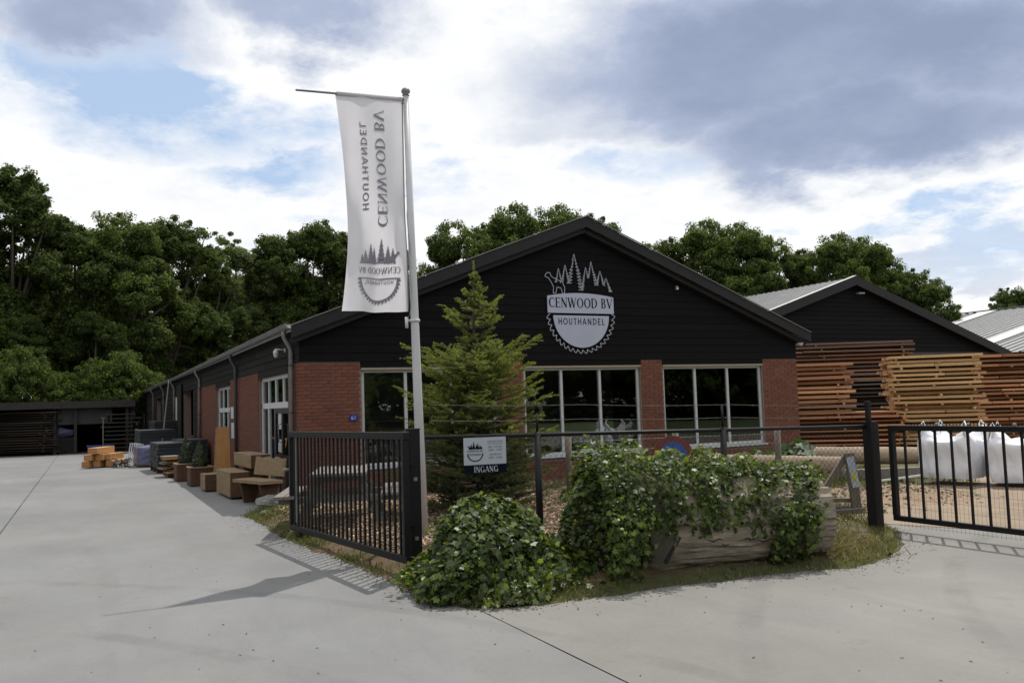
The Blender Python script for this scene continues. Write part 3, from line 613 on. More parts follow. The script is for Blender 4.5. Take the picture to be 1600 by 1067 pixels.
for i, (x, h, w) in enumerate(TREES):
    n = 11; rr = random.Random(i); segs = []
    for sgn in (-1, 1):
        pts = [(x, .29+h)]
        for q in range(n):
            f = (q+1)/n; pts.append((x+sgn*w*.64*f*(.9+.3*rr.random()), .29+h*(1-f*.97))); pts.append((x+sgn*w*.56*f*.42, .29+h*(1-f*.97)+.004))
        for a, b_ in zip(pts[:-1], pts[1:]):
            m_ = ((a[0]+b_[0])/2, (a[1]+b_[1])/2)
            if any(in_tri(m_, *TREES[k]) for k in range(len(TREES)) if k != i) or (m_[0] < -.22 and m_[1] < .40): continue
            segs += bar(a[0], a[1], b_[0], b_[1], .0075, 1)
    part('fir_outline', put(MB(), segs, lm(.012)), M_line, lg)
part('animal_outline', put(MB(), stroke([(p[0]*1.0+.01, p[1]*1.15+.255) for p in WOLF], .008, True), lm(.012)), M_line, lg)

# ------------------------------------------------------------------ flagpole and flag
pb = gp(662, 838, .1); top = dp(634, 150, np.dot(R.T @ (np.array([3.43, 9.65, 5.3])-EYE), [0, 0, 1]))
fp = thing('flagpole', 'tall white flagpole with ball finial and swinging boom behind the fence', 'flagpole', (pb[0], pb[1], 0))
PB = np.array([pb[0], pb[1], 0.]); PT = top-PB
part('pole', MB().tube([(0, 0, .02), tuple(PT*.33), tuple(PT*.66), tuple(PT)], [.062, .052, .043, .034], 20), M_poleW, fp, True)
part('finial', MB().lathe(tuple(PT), [(.0, -.01), (.045, -.0), (.03, .02), (.05, .035), (.055, .06), (.04, .085), (.01, .1), (0, .1)], 16), M_zinc, fp, True)
tip = dp(462, 141, 9.75)-PB; root = PT+np.array([.02, 0, -.045])
part('boom', MB().tube([root, tip], [.017, .012], 8), M_zinc, fp, True)
# cloth
bd = tip-root; uF = .65
LF = 2.56
def cloth(u, v, off=0.):
    w = 1-.13*math.sin(math.pi*min(v*.95, 1))*u - .05*v
    base = root+bd*(.035+(uF-.035)*u*w+.012)
    fold = .085*math.sin(u*7+v*5.0)*(.12+v)*(1-.2*v)+.026*math.sin(u*17-v*8+1)*(.2+.8*v)+.07*math.sin(v*5+u*2)*u*v+.02*math.sin((u*1.3+v*2.5)*6)*v
    fold += .03*math.sin(3.1*(u*1.6+v*2.2))*v
    return base+np.array([-.03*u*v+0.06*v*v*(1-u)*0, 0, -LF*v*(1-.015*u)-.004])+np.array([.12, 1, 0])*(fold+off)
NU, NV = 60, 140; mb = MB()
for j in range(NV+1):
    for i in range(NU+1): mb.v.append(tuple(cloth(i/NU, j/NV)))
mb.f = [(j*(NU+1)+i, j*(NU+1)+i+1, (j+1)*(NU+1)+i+1, (j+1)*(NU+1)+i) for j in range(NV) for i in range(NU)]
fl = thing('banner_flag', 'white vertical banner flag with mirrored grey lettering hanging from the boom', 'flag', tuple(PB))
part('cloth', mb, M_flag, fl, True)
part('sleeve', MB().tube([root+bd*.05, root+bd*uF], .024, 10), M_flag, fl, True)
part('hem', MB().tube([tuple(cloth(0, v)) for v in np.linspace(0, 1, 30)], .008, 5), M_zinc, fl, True)
wu = np.linalg.norm(bd)*(uF-.035)
def pr_txt(d): return lambda x, y: tuple(cloth(x, y, d))
for d in (-.007, .007):
    for (s, u0, h, v0, v1, ser) in (('CENWOOD BV', .45, .155, .61, .06, True), ('HOUTHANDEL', .685, .10, .53, .125, False)):
        L_ = v0-v1; ps = [[(u0-p[1], v0-p[0]) for p in q] for q in text_polys(s, 0, 0, h, L_, ser, .08 if ser else .2)]
        part('lettering', put(MB(), ps, pr_txt(d)), M_print, fl)['kind'] = 'stuff'
    cu0, cv0, k = .44, .84, .72; kv = k*wu/LF
    f2 = lambda x, y: tuple(cloth(cu0+x*k*.92, cv0-y*kv, d))
    ps = []
    def tree_fill(x, h, w, sd_):
        rr = random.Random(sd_); o = []; n = 6
        for i in range(n):
            f0, f1 = i/n, (i+1)/n; wt = w*f0*.55; wb_ = w*f1*(.85+.2*rr.random()); o.append([(x-wt/2, .27+h*(1-f0)), (x-wb_/2, .27+h*(1-f1)), (x+wb_/2, .27+h*(1-f1)), (x+wt/2, .27+h*(1-f0))])
        return o
    for i, (x, h, w) in enumerate(TREES): ps += tree_fill(x, h, w*1.15, i)
    ps += [[(p[0]*.9+.0, p[1]+.25) for p in WOLF]]
    ps += text_polys('CENWOOD BV', -.5, .07, .12, 1.0, True); ps += text_polys('HOUTHANDEL', -.34, -.14, .075, .68, False, .2)
    ps += stroke([(-.5+.05*i, -.03) for i in range(21)], .022)
    bo = blade_outline(.52, 20, 180, 360, .07); inn = [(.42*math.cos(math.radians(180+180*i/(len(bo)-1))), -.03+.42*math.sin(math.radians(180+180*i/(len(bo)-1)))) for i in range(len(bo))]
    ps += fan_strip([(p[0], p[1]-.02) for p in bo], inn)
    part('logo_print', put(MB(), ps, f2), M_print, fl)['kind'] = 'stuff'
# halyard, clips and weight
rp = [PT+np.array([-.06, 0, -.1])]
for v in np.linspace(.02, 1, 14): rp.append(cloth(0, v)+np.array([.03+.01*math.sin(v*30), -.01, 0]))
bot = cloth(0, 1.0); ring = PT*0+np.array([PT[0]*(bot[2]/PT[2])-.0, PT[1]*(bot[2]/PT[2]), bot[2]-.10])
rp.append(ring+np.array([-.09, 0, .0])); part('halyard', MB().tube(rp, .004, 5), M_zinc, fp, True)
part('ring', MB().lathe(tuple(ring), [(.05, -.015), (.062, -.015), (.062, .015), (.05, .015)], 16), M_white, fp, True)
part('arm', MB().tube([ring, ring+np.array([-.11, 0, .005])], .011, 6), M_white, fp, True)
part('weight', MB().tube([ring+np.array([-.10, 0, .04]), ring+np.array([-.10, 0, -.09])], .02, 10), M_white, fp, True)
for v in (.45, .78):
    q = cloth(0, v); pz = PT*(q[2]/PT[2]); part('clip', MB().tube([q, (q+pz)/2+np.array([0, 0, -.03]), pz], .003, 5), M_zinc, fp)

# ------------------------------------------------------------------ left gate
GL = np.array([2.37, 11.4]); GR = np.array([2.72, 7.85])
gt_ = thing('swing_gate', 'open black bar gate with close bars left of the flagpole', 'gate', (GR[0], GR[1], 0))
def GP(t, z): p = GR+(GL-GR)*t; return np.array([p[0]-GR[0], p[1]-GR[1], z])
zb = lambda t: .17-.05*t; zt_ = lambda t: 1.36-.03*t
part('bottom_rail', MB().beam(GP(0, zb(0)), GP(1, zb(1)), .05, .07), M_steel, gt_, bevel=.004)
part('top_rail', MB().beam(GP(0, zt_(0)-.03), GP(1, zt_(1)-.03), .06, .07), M_steel, gt_, bevel=.004)
for t in (.012, .988): part('stile', MB().beam(GP(t, zb(t)+.035), GP(t, zt_(t)-.065), .06, .06), M_steel, gt_, bevel=.004)
nbars = 27; barm = None
for i in range(1, nbars):
    t = .012+.976*i/nbars; l = zt_(t)-.065-zb(t)-.035
    if barm is None: barm = MB().box((0, 0, 0), (.022, .022, 1.0)).mesh('gate_bar', M_steel)
    o = link('bar', barm, gt_, GP(t, (zb(t)+.035+zt_(t)-.065)/2), math.atan2(*(GL-GR)[::-1])); o.scale = (1, 1, l)
part('bar', MB().beam(GP(.93, .2), GP(.93, 1.3), .03, .03), M_zinc, gt_)
part('latch', MB().box(GP(.985, .85)+np.array([-.05, .03, 0]), (.12, .05, .03)), M_zinc, gt_, bevel=.005)
part('wheel', MB().tube([GP(.9, .06)+np.array([-.02, 0, 0]), GP(.9, .06)+np.array([.02, 0, 0])], .06, 14), M_steel, gt_)
gpost = thing('gate_post', 'thick square black post carrying the left gate beside the flagpole', 'post', (2.885, 8.14, 0))
part('post_body', MB().box((0, 0, .69), (.115, .115, 1.38)), M_steel, gpost, bevel=.008); part('cap', MB().box((0, 0, 1.385), (.121, .121, .012)), M_steel, gpost)
for zc in (.42, 1.0): part('hinge', MB().tube([(-.09, -.07, zc), (-.09, -.07, zc+.09)], .02, 8).box((-.06, -.06, zc+.045), (.09, .05, .03)), M_steel, gpost)
for zc in (.33, .9): part('label_plate', MB().box((.0, -.0605, zc), (.035, .004, .035)), M_zinc, gpost)

# ------------------------------------------------------------------ chain link fence
FA = np.array([3.02, 8.30]); FD = np.array([8.28, 7.42]); FL = np.linalg.norm(FD-FA); FDIR = (FD-FA)/FL
fence = thing('chain_link_fence', 'black chain link fence with top rail and two barbed wires', 'fence', (FA[0], FA[1], 0))
def FP(s, z, off=0.): return np.array([FDIR[0]*s-FDIR[1]*off, FDIR[1]*s+FDIR[0]*off, z])
def fz(px, py):
    xy = on_line(px, FA, FD); d = ray(px, py); t = np.dot(xy, d[:2])/np.dot(d[:2], d[:2]); return np.linalg.norm(xy-FA), 1.6+d[2]*t
s0, zr0 = fz(660, 684); s1, zr1 = fz(1345, 666); rz_ = lambda s: zr0+(zr1-zr0)*(s-s0)/(s1-s0)
print('rail', s0, zr0, s1, zr1)
part('top_rail', MB().tube([FP(.05, rz_(.05)), FP(FL, rz_(FL))], .021, 10), M_steel, fence, True)
posts = []
for px, ext in ((838, 646), (1128, 632)):
    s, ze = fz(px, ext); posts.append(s)
    part('fence_post', MB().tube([FP(s, 0), FP(s, rz_(s)+.03)], .037, 12), M_steel, fence, True)
    part('wire_arm', MB().tube([FP(s, rz_(s)+.03), FP(s, ze)], .013, 8), M_steel, fence, True)
net = MB(); hN = 1.13; pitch = .062; dxn = .85
s = -hN*dxn
while s < FL-.05:
    for sg in (1, -1):
        a = (s, .05) if sg == 1 else (s, rz_(s)-.02); b_ = (s+hN*dxn, rz_(s)-.02) if sg == 1 else (s+hN*dxn, .05)
        def clip(p, q):
            (x0_, z0_), (x1_, z1_) = p, q
            if x0_ < .05: f = (.05-x0_)/(x1_-x0_); x0_, z0_ = .05, z0_+(z1_-z0_)*f
            if x1_ > FL-.05: f = (FL-.05-x0_)/(x1_-x0_); x1_, z1_ = FL-.05, z0_+(z1_-z0_)*f
            return (x0_, z0_), (x1_, z1_)
        p, q = clip(a, b_)
        if q[0] > p[0]+.01: net.tube([FP(p[0], p[1], -.022+.002*sg), FP(q[0], q[1], -.022+.002*sg)], .0016, 3, False)
    s += pitch
o = part('chain_link_mesh', net, M_steel, fence); o['kind'] = 'stuff'
for zt2, pa, pbx in ((0, (660, 632), (1350, 632)), (1, (660, 657), (1350, 650))):
    sa_, za = fz(*pa); sb_, zb2 = fz(*pbx); w = MB(); n = 44; pts = []
    for i in range(n+1):
        s = .1+(FL-.1)*i/n; zz_ = za+(zb2-za)*(s-sa_)/(sb_-sa_)-.012*abs(math.sin(s*math.pi/1.75)); pts.append(FP(s, zz_, .004*math.sin(i*2.1)))
    w.tube(pts, .0022, 4, False)
    for i in range(int(FL/.12)):
        s = .12+i*.12; c_ = FP(s, za+(zb2-za)*(s-sa_)/(sb_-sa_)-.012*abs(math.sin(s*math.pi/1.75)))
        for q in range(2): v = np.array([random.uniform(-1, 1), random.uniform(-1, 1), random.uniform(-1, 1)])*.016; w.tube([c_-v, c_+v], .0017, 3, False)
    part('barbed_wire', w, mat('dull wire', (.09, .09, .09), .7), fence)
part('tension_wire', MB().tube([FP(.1, .22, -.03), FP(FL-.1, .26, -.03)], .003, 4), M_zinc, fence)
ep = thing('fence_end_post', 'thick square black post at the east end of the chain link fence', 'post', (FD[0]+.06, FD[1]-.02, 0))
part('post_body', MB().box((0, 0, .625), (.13, .13, 1.25)), M_steel, ep, bevel=.008); part('upper_arm', MB().box((-.0, .02, 1.375), (.05, .05, .25)), M_steel, ep, bevel=.004)
part('cap', MB().box((0, 0, 1.255), (.136, .136, .012)), M_steel, ep)
# right gate
HR = np.array([8.42, 7.20]); gd = np.array([.62, -1.36]); gd = gd/np.linalg.norm(gd)
def fit_gate():
    global gd
    e = gp(1600, 835, .13)[:2]; gd = (e-HR)/np.linalg.norm(e-HR)
fit_gate(); GLn = 3.6
rg = thing('swing_gate', 'closed black bar gate with widely spaced bars at the right edge', 'gate', (HR[0], HR[1], 0))
def RP(s, z, off=0.): return np.array([gd[0]*s-gd[1]*off, gd[1]*s+gd[0]*off, z])
part('top_rail', MB().beam(RP(.0, 1.185), RP(GLn, 1.185), .06, .06), M_steel, rg, bevel=.004); part('bottom_rail', MB().beam(RP(0, .15), RP(GLn, .15), .05, .06), M_steel, rg, bevel=.004)
for s in (.03, GLn-.03): part('stile', MB().beam(RP(s, .18), RP(s, 1.155), .06, .06), M_steel, rg, bevel=.004)
s = .2
while s < GLn-.1: link('bar', MB().box((0, 0, 0), (.022, .022, .975)).mesh('bar', M_steel) if s < .21 else lastm, rg, RP(s, .6675), math.atan2(gd[1], gd[0])); lastm = [c_ for c_ in rg.children if c_.name.startswith('bar')][0].data; s += .195
g3 = MB(); s = .06
while s < GLn: g3.tube([RP(s, .05, .03), RP(s, .62, .03)], .0013, 3, False); s += .05
for zc in (.07, .17, .27, .37, .47, .57): g3.tube([RP(.03, zc, .03), RP(GLn, zc, .03)], .0013, 3, False)
o = part('wire_mesh', g3, M_steel, rg); o['kind'] = 'stuff'
sp = MB(); s = .3
while s < 3.4: sp.tube([RP(s, 1.215), RP(s, 1.245)], .006, 4); s += .04
o = part('spike_strip', sp, M_steel, rg); o['kind'] = 'stuff'
for s in (.62, 1.0, 1.5): part('bolt', MB().lathe(RP(s, 1.216), [(.0, 0), (.018, 0), (.02, .02), (.01, .035), (0, .036)], 8), M_zinc, rg)

# ------------------------------------------------------------------ entrance sign
se, _ = fz(753, 690); so_ = on_line(753, FA, FD)
es = thing('entrance_sign', 'white shop hours board with dark INGANG strip hung on the fence rail', 'sign', (so_[0]-.0, so_[1]-.045, 0), math.atan2(FDIR[1], FDIR[0])+.02)
_, zs1 = fz(753, 683); _, zs0 = fz(753, 725); _, zs2 = fz(753, 737); sa2, _ = fz(719, 700); sb2, _ = fz(785, 700); wS = sb2-sa2; hS = zs1-zs0
part('board', MB().bb(-wS/2, wS/2, -.006, 0, zs0, zs1), M_signW, es); part('dark_strip', MB().bb(-wS*.5, wS*.5, -.004, 0, zs2-.01, zs0-.002), M_navy, es)
def sm(d): return lambda x, y: (x, -d, y)
tx = MB(); put(tx, [[(p[0], p[1]) for p in q] for q in text_polys('INGANG', -wS*.27, zs2, (zs0-zs2)*.8, wS*.57, True)], sm(.007)); part('lettering', tx, M_signW, es)['kind'] = 'stuff'
lw = wS*.38; lx = -wS*.235; ly = zs0+hS*.42; ps = []
for i, (x, h, w) in enumerate(TREES): ps += tree_fill(x, h, w*1.2, i)
ps += [[(p[0]*.9, p[1]+.25) for p in WOLF]]; ps += text_polys('CENWOOD BV', -.5, .09, .12, 1.0, True); ps += text_polys('HOUTHANDEL', -.34, -.14, .07, .68, False, .2)
ps += stroke([(-.5, -.03), (.5, -.03)], .02)+fan_strip([(p[0], p[1]-.02) for p in bo], inn)
part('logo_print', put(MB(), [[(lx+p[0]*lw, ly+p[1]*lw*.93) for p in q] for q in ps], sm(.009)), M_navy, es)['kind'] = 'stuff'
def btext(s, w, cx, zc, parent, m, d=.009, name='lettering', hmax=None):
    cu_ = bpy.data.curves.new('t', 'FONT'); cu_.body = s; cu_.align_x = 'CENTER'; cu_.align_y = 'CENTER'; cu_.resolution_u = 2
    to = bpy.data.objects.new('t', cu_); COL.objects.link(to); bpy.context.view_layer.update()
    me = bpy.data.meshes.new_from_object(to.evaluated_get(bpy.context.evaluated_depsgraph_get())); bpy.data.objects.remove(to)
    xs_ = [v.co.x for v in me.vertices]; k = w/(max(xs_)-min(xs_))
    for v in me.vertices: v.co = (v.co.x*k+cx, -d, v.co.y*k+zc)
    me.materials.clear(); me.materials.append(m); return link(name, me, parent)
M_grey = mat('grey print', (.10, .12, .15), .6, .05, 5)
rx = wS*.24
btext('OPENINGSTIJDEN', wS*.38, rx, zs0+hS*.84, es, M_grey); part('rule', MB().bb(rx-wS*.19, rx+wS*.19, -.009, -.007, zs0+hS*.755, zs0+hS*.765), M_grey, es)
btext('MA. T/M VR.', wS*.33, rx, zs0+hS*.63, es, M_grey); btext('8.00 - 17.00', wS*.31, rx, zs0+hS*.52, es, M_grey)
btext('ZATERDAG', wS*.29, rx, zs0+hS*.36, es, M_grey); btext('8.00 - 12.00', wS*.31, rx, zs0+hS*.24, es, M_grey)
# house number
hn = thing('house_number', 'small blue enamel house number plate on the front brick corner pier', 'number plate', (4.33, Y0-.03, 1.44))
part('plate', MB().box((0, 0, 0), (.14, .008, .11)), mat('blue enamel', (.02, .05, .35), .3, .05, 3), hn, bevel=.002); btext('61', .075, 0, 0, hn, M_white, .006)

# ------------------------------------------------------------------ round parking sign
r_ = thing('round_sign', 'round blue traffic sign with faded red rim behind the ivy covered log', 'sign', tuple(dp(1052, 712, 11.2)), math.atan2(cr[1], cr[0]))
rad = 31*11.2/F
dsk = lambda r, y0, y1: MB().prism([(r*math.cos(a), r*math.sin(a)) for a in np.linspace(0, 2*math.pi, 49)[:-1]], lambda p: (p[0], y0, p[1]), lambda p: (p[0], y1, p[1]))
part('rim', dsk(rad, .012, 0), M_red, r_); part('disc', dsk(rad*.70, -.001, -.004), M_blue, r_)
part('slash', put(MB(), bar(-rad*.3, -rad*.02, rad*.62, -rad*.34, rad*.22, 1), sm(.006)), M_red, r_); part('pole', MB().tube([(0, .03, -1.0), (0, .03, rad*.6)], .025, 8), M_zinc, r_, True)

# ------------------------------------------------------------------ leaves
IVY = np.array([(0, -.1), (.22, -.32), (.46, -.12), (.40, .12), (.55, .34), (.24, .40), (0, .80), (-.24, .40), (-.55, .34), (-.40, .12), (-.46, -.12), (-.22, -.32)])
def leaf_arrays(P, Nrm, size, shape='ivy', jitter=.5):
    n = len(P); N_ = Nrm+RS.normal(0, jitter, (n, 3)); N_ /= np.linalg.norm(N_, axis=1)[:, None]
    d = RS.normal(0, 1, (n, 3)); d[:, 2] -= .8; d -= (d*N_).sum(1)[:, None]*N_; d /= np.linalg.norm(d, axis=1)[:, None]; w = np.cross(N_, d)
    if shape == 'ivy': pts = IVY; zc = -.22*np.abs(pts[:, 0])
    elif shape == 'quad': pts = np.array([(-.5, 0), (0, -.5), (.5, 0), (0, .6)]); zc = np.array([.1, 0, .1, 0])
    K = len(pts); sz = size*(.4+1.1*RS.rand(n)**1.6)
    V = P[:, None, :]+sz[:, None, None]*(w[:, None, :]*pts[None, :, 0:1]+d[:, None, :]*pts[None, :, 1:2]+N_[:, None, :]*zc[None, :, None])
    return V
def leaves_obj(name, P, Nrm, size, m, parent, shape='ivy', jitter=.5, singles=0, sm_mat=None):
    V = leaf_arrays(P, Nrm, size, shape, jitter); K = V.shape[1]
    if singles:
        cam_d = np.linalg.norm(P-EYE, axis=1)-.0; fr_ = (Nrm @ (-(R @ np.array([0, 0, 1.]))))
        order = np.argsort(-(fr_*1.0-cam_d*.3+RS.rand(len(P))*.2))[:singles]; msk = np.zeros(len(P), bool); msk[order] = True
        off = np.array(parent.location)
        for q in order:
            me = bpy.data.meshes.new('ivy_leaf'); me.from_pydata([tuple(v-off) for v in V[q]], [], [tuple(range(K))]); me.materials.append(sm_mat); link('ivy_leaf', me, parent)
        V = V[~msk]
    n = len(V); Vv = V.reshape(-1, 3)-np.array(parent.location if parent else (0, 0, 0)); Fc = np.arange(n*K).reshape(n, K)
    o = arr_obj(name, Vv, Fc, m, parent); 
    return o
# left ivy mound
mc = np.array([3.13, 7.05]); 
iv = thing('ivy_mound', 'rounded mound of glossy ivy at the foot of the left gate post', 'ivy', (mc[0], mc[1], 0))
rgt = cr[:2]/np.linalg.norm(cr[:2]); fwd = np.array([-rgt[1], rgt[0]])
def mound_pts(n, cx, cy, prof, seed=0):
    th = RS.rand(n)*2*math.pi; q = RS.rand(n)**.8; P = []; N_ = []
    for a, t in zip(th, q):
        h, r = prof(a, t); P.append((cx+rgt[0]*math.cos(a)*r+fwd[0]*math.sin(a)*r, cy+rgt[1]*math.cos(a)*r+fwd[1]*math.sin(a)*r, h)); ph = t*math.pi/2
        N_.append((rgt[0]*math.cos(a)*math.sin(ph)+fwd[0]*math.sin(a)*math.sin(ph), rgt[1]*math.cos(a)*math.sin(ph)+fwd[1]*math.sin(a)*math.sin(ph), math.cos(ph)+.15))
    return np.array(P), np.array(N_)
def prof1(a, t, grow=0.):
    lump = 1+.15*math.sin(a*3+1)+.12*math.sin(a*5+t*7)+.08*math.sin(t*16+a*2)
    r = (.05+.47*math.sin(t*math.pi/2)**1.15+.22*max(0, t-.72)/.28)*lump*(1.05 if math.cos(a) > 0 else .88); h = .70*math.cos(t*math.pi/2*.985)**.85*(1+.05*math.sin(a*4)); 
    return max(h, .02)+grow*math.cos(t*1.5), r+grow*math.sin(t*1.5)
core = MB(); na, ntt = 40, 18
for j in range(ntt+1):
    for i in range(na):
        a = 2*math.pi*i/na; h, r = prof1(a, j/ntt*.999+.0005, -.05); core.v.append((rgt[0]*math.cos(a)*r+fwd[0]*math.sin(a)*r, rgt[1]*math.cos(a)*r+fwd[1]*math.sin(a)*r, max(h, -.02)))
core.f = [(j*na+i, j*na+(i+1) % na, (j+1)*na+(i+1) % na, (j+1)*na+i) for j in range(ntt) for i in range(na)]
part('stem_mass', core, M_twig, iv, True)
P, Nn = mound_pts(13000, *mc, lambda a, t: prof1(a, t, RS.rand()**1.5*.12-.03)); P[:, 2] = np.maximum(P[:, 2], .03)
leaves_obj('ivy_foliage', P, Nn+np.array([0, 0, .35]), .050, M_ivy, iv, 'ivy', .65, 150, M_ivyp)['kind'] = 'stuff'
# creeping runners to both sides
P = []; 
for k in range(70):
    a = random.uniform(0, 2*math.pi); a = random.choice([math.pi+random.gauss(0, .5), random.gauss(0, .5), random.uniform(math.pi, 2*math.pi)]); r = .5; ph = a; l = random.uniform(.15, (.75 if math.cos(a) > 0 else .38) if math.sin(a) > -.3 else .15)
    for i in range(int(l/.025)):
        r += .025; ph += random.gauss(0, .05); P.append((mc[0]+rgt[0]*math.cos(ph)*r+fwd[0]*math.sin(ph)*r+random.gauss(0, .015), mc[1]+rgt[1]*math.cos(ph)*r+fwd[1]*math.sin(ph)*r+random.gauss(0, .015), .05+.16*max(0, 1-(r-.55)*1.6)*random.random()+.03*random.random()))
P = np.array(P); leaves_obj('ivy_runners', P, np.tile([0, 0, 1.], (len(P), 1)), .05, M_ivy, iv, 'ivy', .5)['kind'] = 'stuff'
# big log
LA = np.array([4.36, 6.93, .46]); LB = np.array([6.47, 6.50, .40]); LD = LB-LA; LL = np.linalg.norm(LD); LU = LD/LL; side_ = np.cross(LU, [0, 0, 1]); side_ /= np.linalg.norm(side_); LUP = np.cross(side_, LU)
bl_ = thing('fallen_log', 'huge grey weathered log lying half buried under ivy beside the driveway', 'log', (LA[0], LA[1], 0))
nl, nr = 90, 110; lm_ = MB(); 
def log_r(s, a): return (.475-.09*s)*(1+.035*math.sin(a*2+1)+.02*math.sin(a*5+s*3))+.05*(float(fbm(np.array([s*3.]), np.array([a*7.]))[0])-.5)+.02*(float(fbm(np.array([s*9.+5]), np.array([a*22.]))[0])-.5)-.018*max(0, math.sin(a*13+math.sin(s*9)*.6))**12
def logp(s, a, r=None, k=1.): r = log_r(s, a) if r is None else r; return LA+LU*(LL*s)+(LUP*math.cos(a)+side_*math.sin(a))*r*k
for i in range(nl+1):
    for j in range(nr):
        s = i/nl; a = 2*math.pi*j/nr; p = logp(s, a)
        if i == 0: p = p - LU*.0
        lm_.v.append(tuple(p-np.array([LA[0], LA[1], 0])))
for i in range(nl):
    for j in range(nr): lm_.f.append((i*nr+j, i*nr+(j+1) % nr, (i+1)*nr+(j+1) % nr, (i+1)*nr+j))
# slanted saw cut on the near left end
for idx, v in enumerate(lm_.v):
    p = np.array(v)+np.array([LA[0], LA[1], 0]); s_ = (p-LA).dot(LU)
    fr_ = (p-LA).dot(side_)
    lim = .16+fr_*.75-(p[2]-.3)*.25
    if s_ < lim and s_ >= -.01: p = p+LU*(lim-s_); lm_.v[idx] = tuple(p-np.array([LA[0], LA[1], 0]))
M_logcap = mat('sawn log end', (.20, .175, .145), .9, .25, 6, .5, 40)
part('trunk', lm_, M_log, bl_)
cp = MB(); cp.add([lm_.v[j] for j in range(nr)], [tuple(range(nr))]); part('sawn_end', cp, M_logcap, bl_)
cp = MB(); cp.add([tuple(np.array(v)+LU*.001) for v in lm_.v[nl*nr:(nl+1)*nr]], [tuple(range(nr))]); part('sawn_end', cp, M_logcap, bl_)
crk = MB()      # open drying cracks, recessed wedges
for k in range(26):
    s = random.uniform(.1, .9); a = random.uniform(.7, 2.5); l = random.uniform(.05, .28); pts = []
    for i in range(7): pts.append(logp(s+l*(i-3)/6/1.0*.5, a+.03*math.sin(i*1.7+k), None, 1.003)-np.array([LA[0], LA[1], 0]))
    part('drying_crack', MB().tube(pts, [.001, .003, .006, .007, .005, .003, .001], 4, False), M_joint, bl_)
part('saw_kerf', MB().beam(logp(.19, 2.35, None, 1.0)-np.array([LA[0], LA[1], 0]), logp(.235, 1.75, None, .995)-np.array([LA[0], LA[1], 0]), .03, .03), M_joint, bl_)
# ivy over the log
i2 = thing('ivy_cover', 'thick sheet of ivy draped over the big fallen log', 'ivy', (LA[0], LA[1], 0))
P = []; Nn = []
def cover_front(s):       # how far down the front (angle from the top) the ivy hangs
    return np.interp(s, [-.2, .0, .08, .14, .3, .45, .55, .62, .70, .86, .92, 1.0], [3.0, 2.8, 1.6, 1.22, 1.12, 1.08, .95, 1.3, 2.7, 2.6, .9, .5])
nI = 0
while nI < 15000:
    s = random.uniform(-.10, 1.0); a = random.uniform(-2.0, 3.0); cf = cover_front(s)*(1+.18*math.sin(s*37)+.10*math.sin(s*83))
    if a > cf or (.63 < s < .9 and .75 < a < 1.25 and random.random() < .35): continue
    if .5 < s < .98 and .35 < a < 1.2 and math.sin(s*31+a*4) > .1 and random.random() < .8: continue
    edge = max(0, min(1, (cf-a)/.4)); th = (.03+.15*random.random()**1.3*edge)*(1.5-.8*max(0, s))*(1+.35*math.sin(s*11+a*3)*math.sin(s*23))
    p = logp(max(s, 0), a)+(LU*(s*LL) if s < 0 else 0)+(LUP*math.cos(a)+side_*math.sin(a))*th
    if p[2] < .04: continue
    n_ = LUP*math.cos(a)+side_*math.sin(a); P.append(p); Nn.append(n_); nI += 1
# rounded mass at the left end
lc = np.array([4.45, 7.10]); 
for k in range(7000):
    a = random.uniform(0, 2*math.pi); t = random.random()**.8; lump = 1+.12*math.sin(a*3+2)+.08*math.sin(t*9+a*4); r = (.04+.40*math.sin(t*math.pi/2)**1.05)*lump+random.random()*.06; h = .98*math.cos(t*math.pi/2*.97)**.8*(1+.06*math.sin(a*5))
    P.append(np.array([lc[0]+rgt[0]*math.cos(a)*r+fwd[0]*math.sin(a)*r, lc[1]+rgt[1]*math.cos(a)*r+fwd[1]*math.sin(a)*r, max(.04, h+random.random()*.05)])); Nn.append(np.array([rgt[0]*math.cos(a)*t+fwd[0]*math.sin(a)*t, rgt[1]*math.cos(a)*t+fwd[1]*math.sin(a)*t, 1.1-t]))
# trailing fringe strands on the front
for k in range(70):
    s = random.uniform(.1, .66); a = cover_front(s)*.95; l = random.uniform(.1, .45); ss = s
    for i in range(int(l/.03)):
        a += .05; ss += random.gauss(0, .004); P.append(logp(ss, a)+(LUP*math.cos(a)+side_*math.sin(a))*.03); Nn.append(LUP*math.cos(a)+side_*math.sin(a))
# sprawl beyond the right end and toward the fence
for k in range(500):
    s = random.uniform(.5, 1.07); p = logp(min(s, 1), random.uniform(-1.0, .3), None, 1.0)+LU*max(0, s-1)*LL+np.array([0, 0, random.random()*.13]); P.append(p); Nn.append(np.array([0, 0, 1.]))
P = np.array(P); Nn = np.array(Nn)
leaves_obj('ivy_foliage', P, Nn+np.array([0, 0, .35]), .040, M_ivy, i2, 'ivy', .7, 150, M_ivyp)['kind'] = 'stuff'
cm = MB(); na, ntt = 30, 14
for j in range(ntt+1):
    for i in range(na):
        a = 2*math.pi*i/na; t = j/ntt*.97; r = (.01+.36*math.sin(t*math.pi/2)**1.05)*(1+.1*math.sin(a*3+2)); h = .91*math.cos(t*math.pi/2)**.8; cm.v.append((lc[0]-LA[0]+rgt[0]*math.cos(a)*r+fwd[0]*math.sin(a)*r, lc[1]-LA[1]+rgt[1]*math.cos(a)*r+fwd[1]*math.sin(a)*r, h))
cm.f = [(j*na+i, j*na+(i+1) % na, (j+1)*na+(i+1) % na, (j+1)*na+i) for j in range(ntt) for i in range(na)]; part('stem_mass', cm, M_twig, i2, True)
sprigs = []
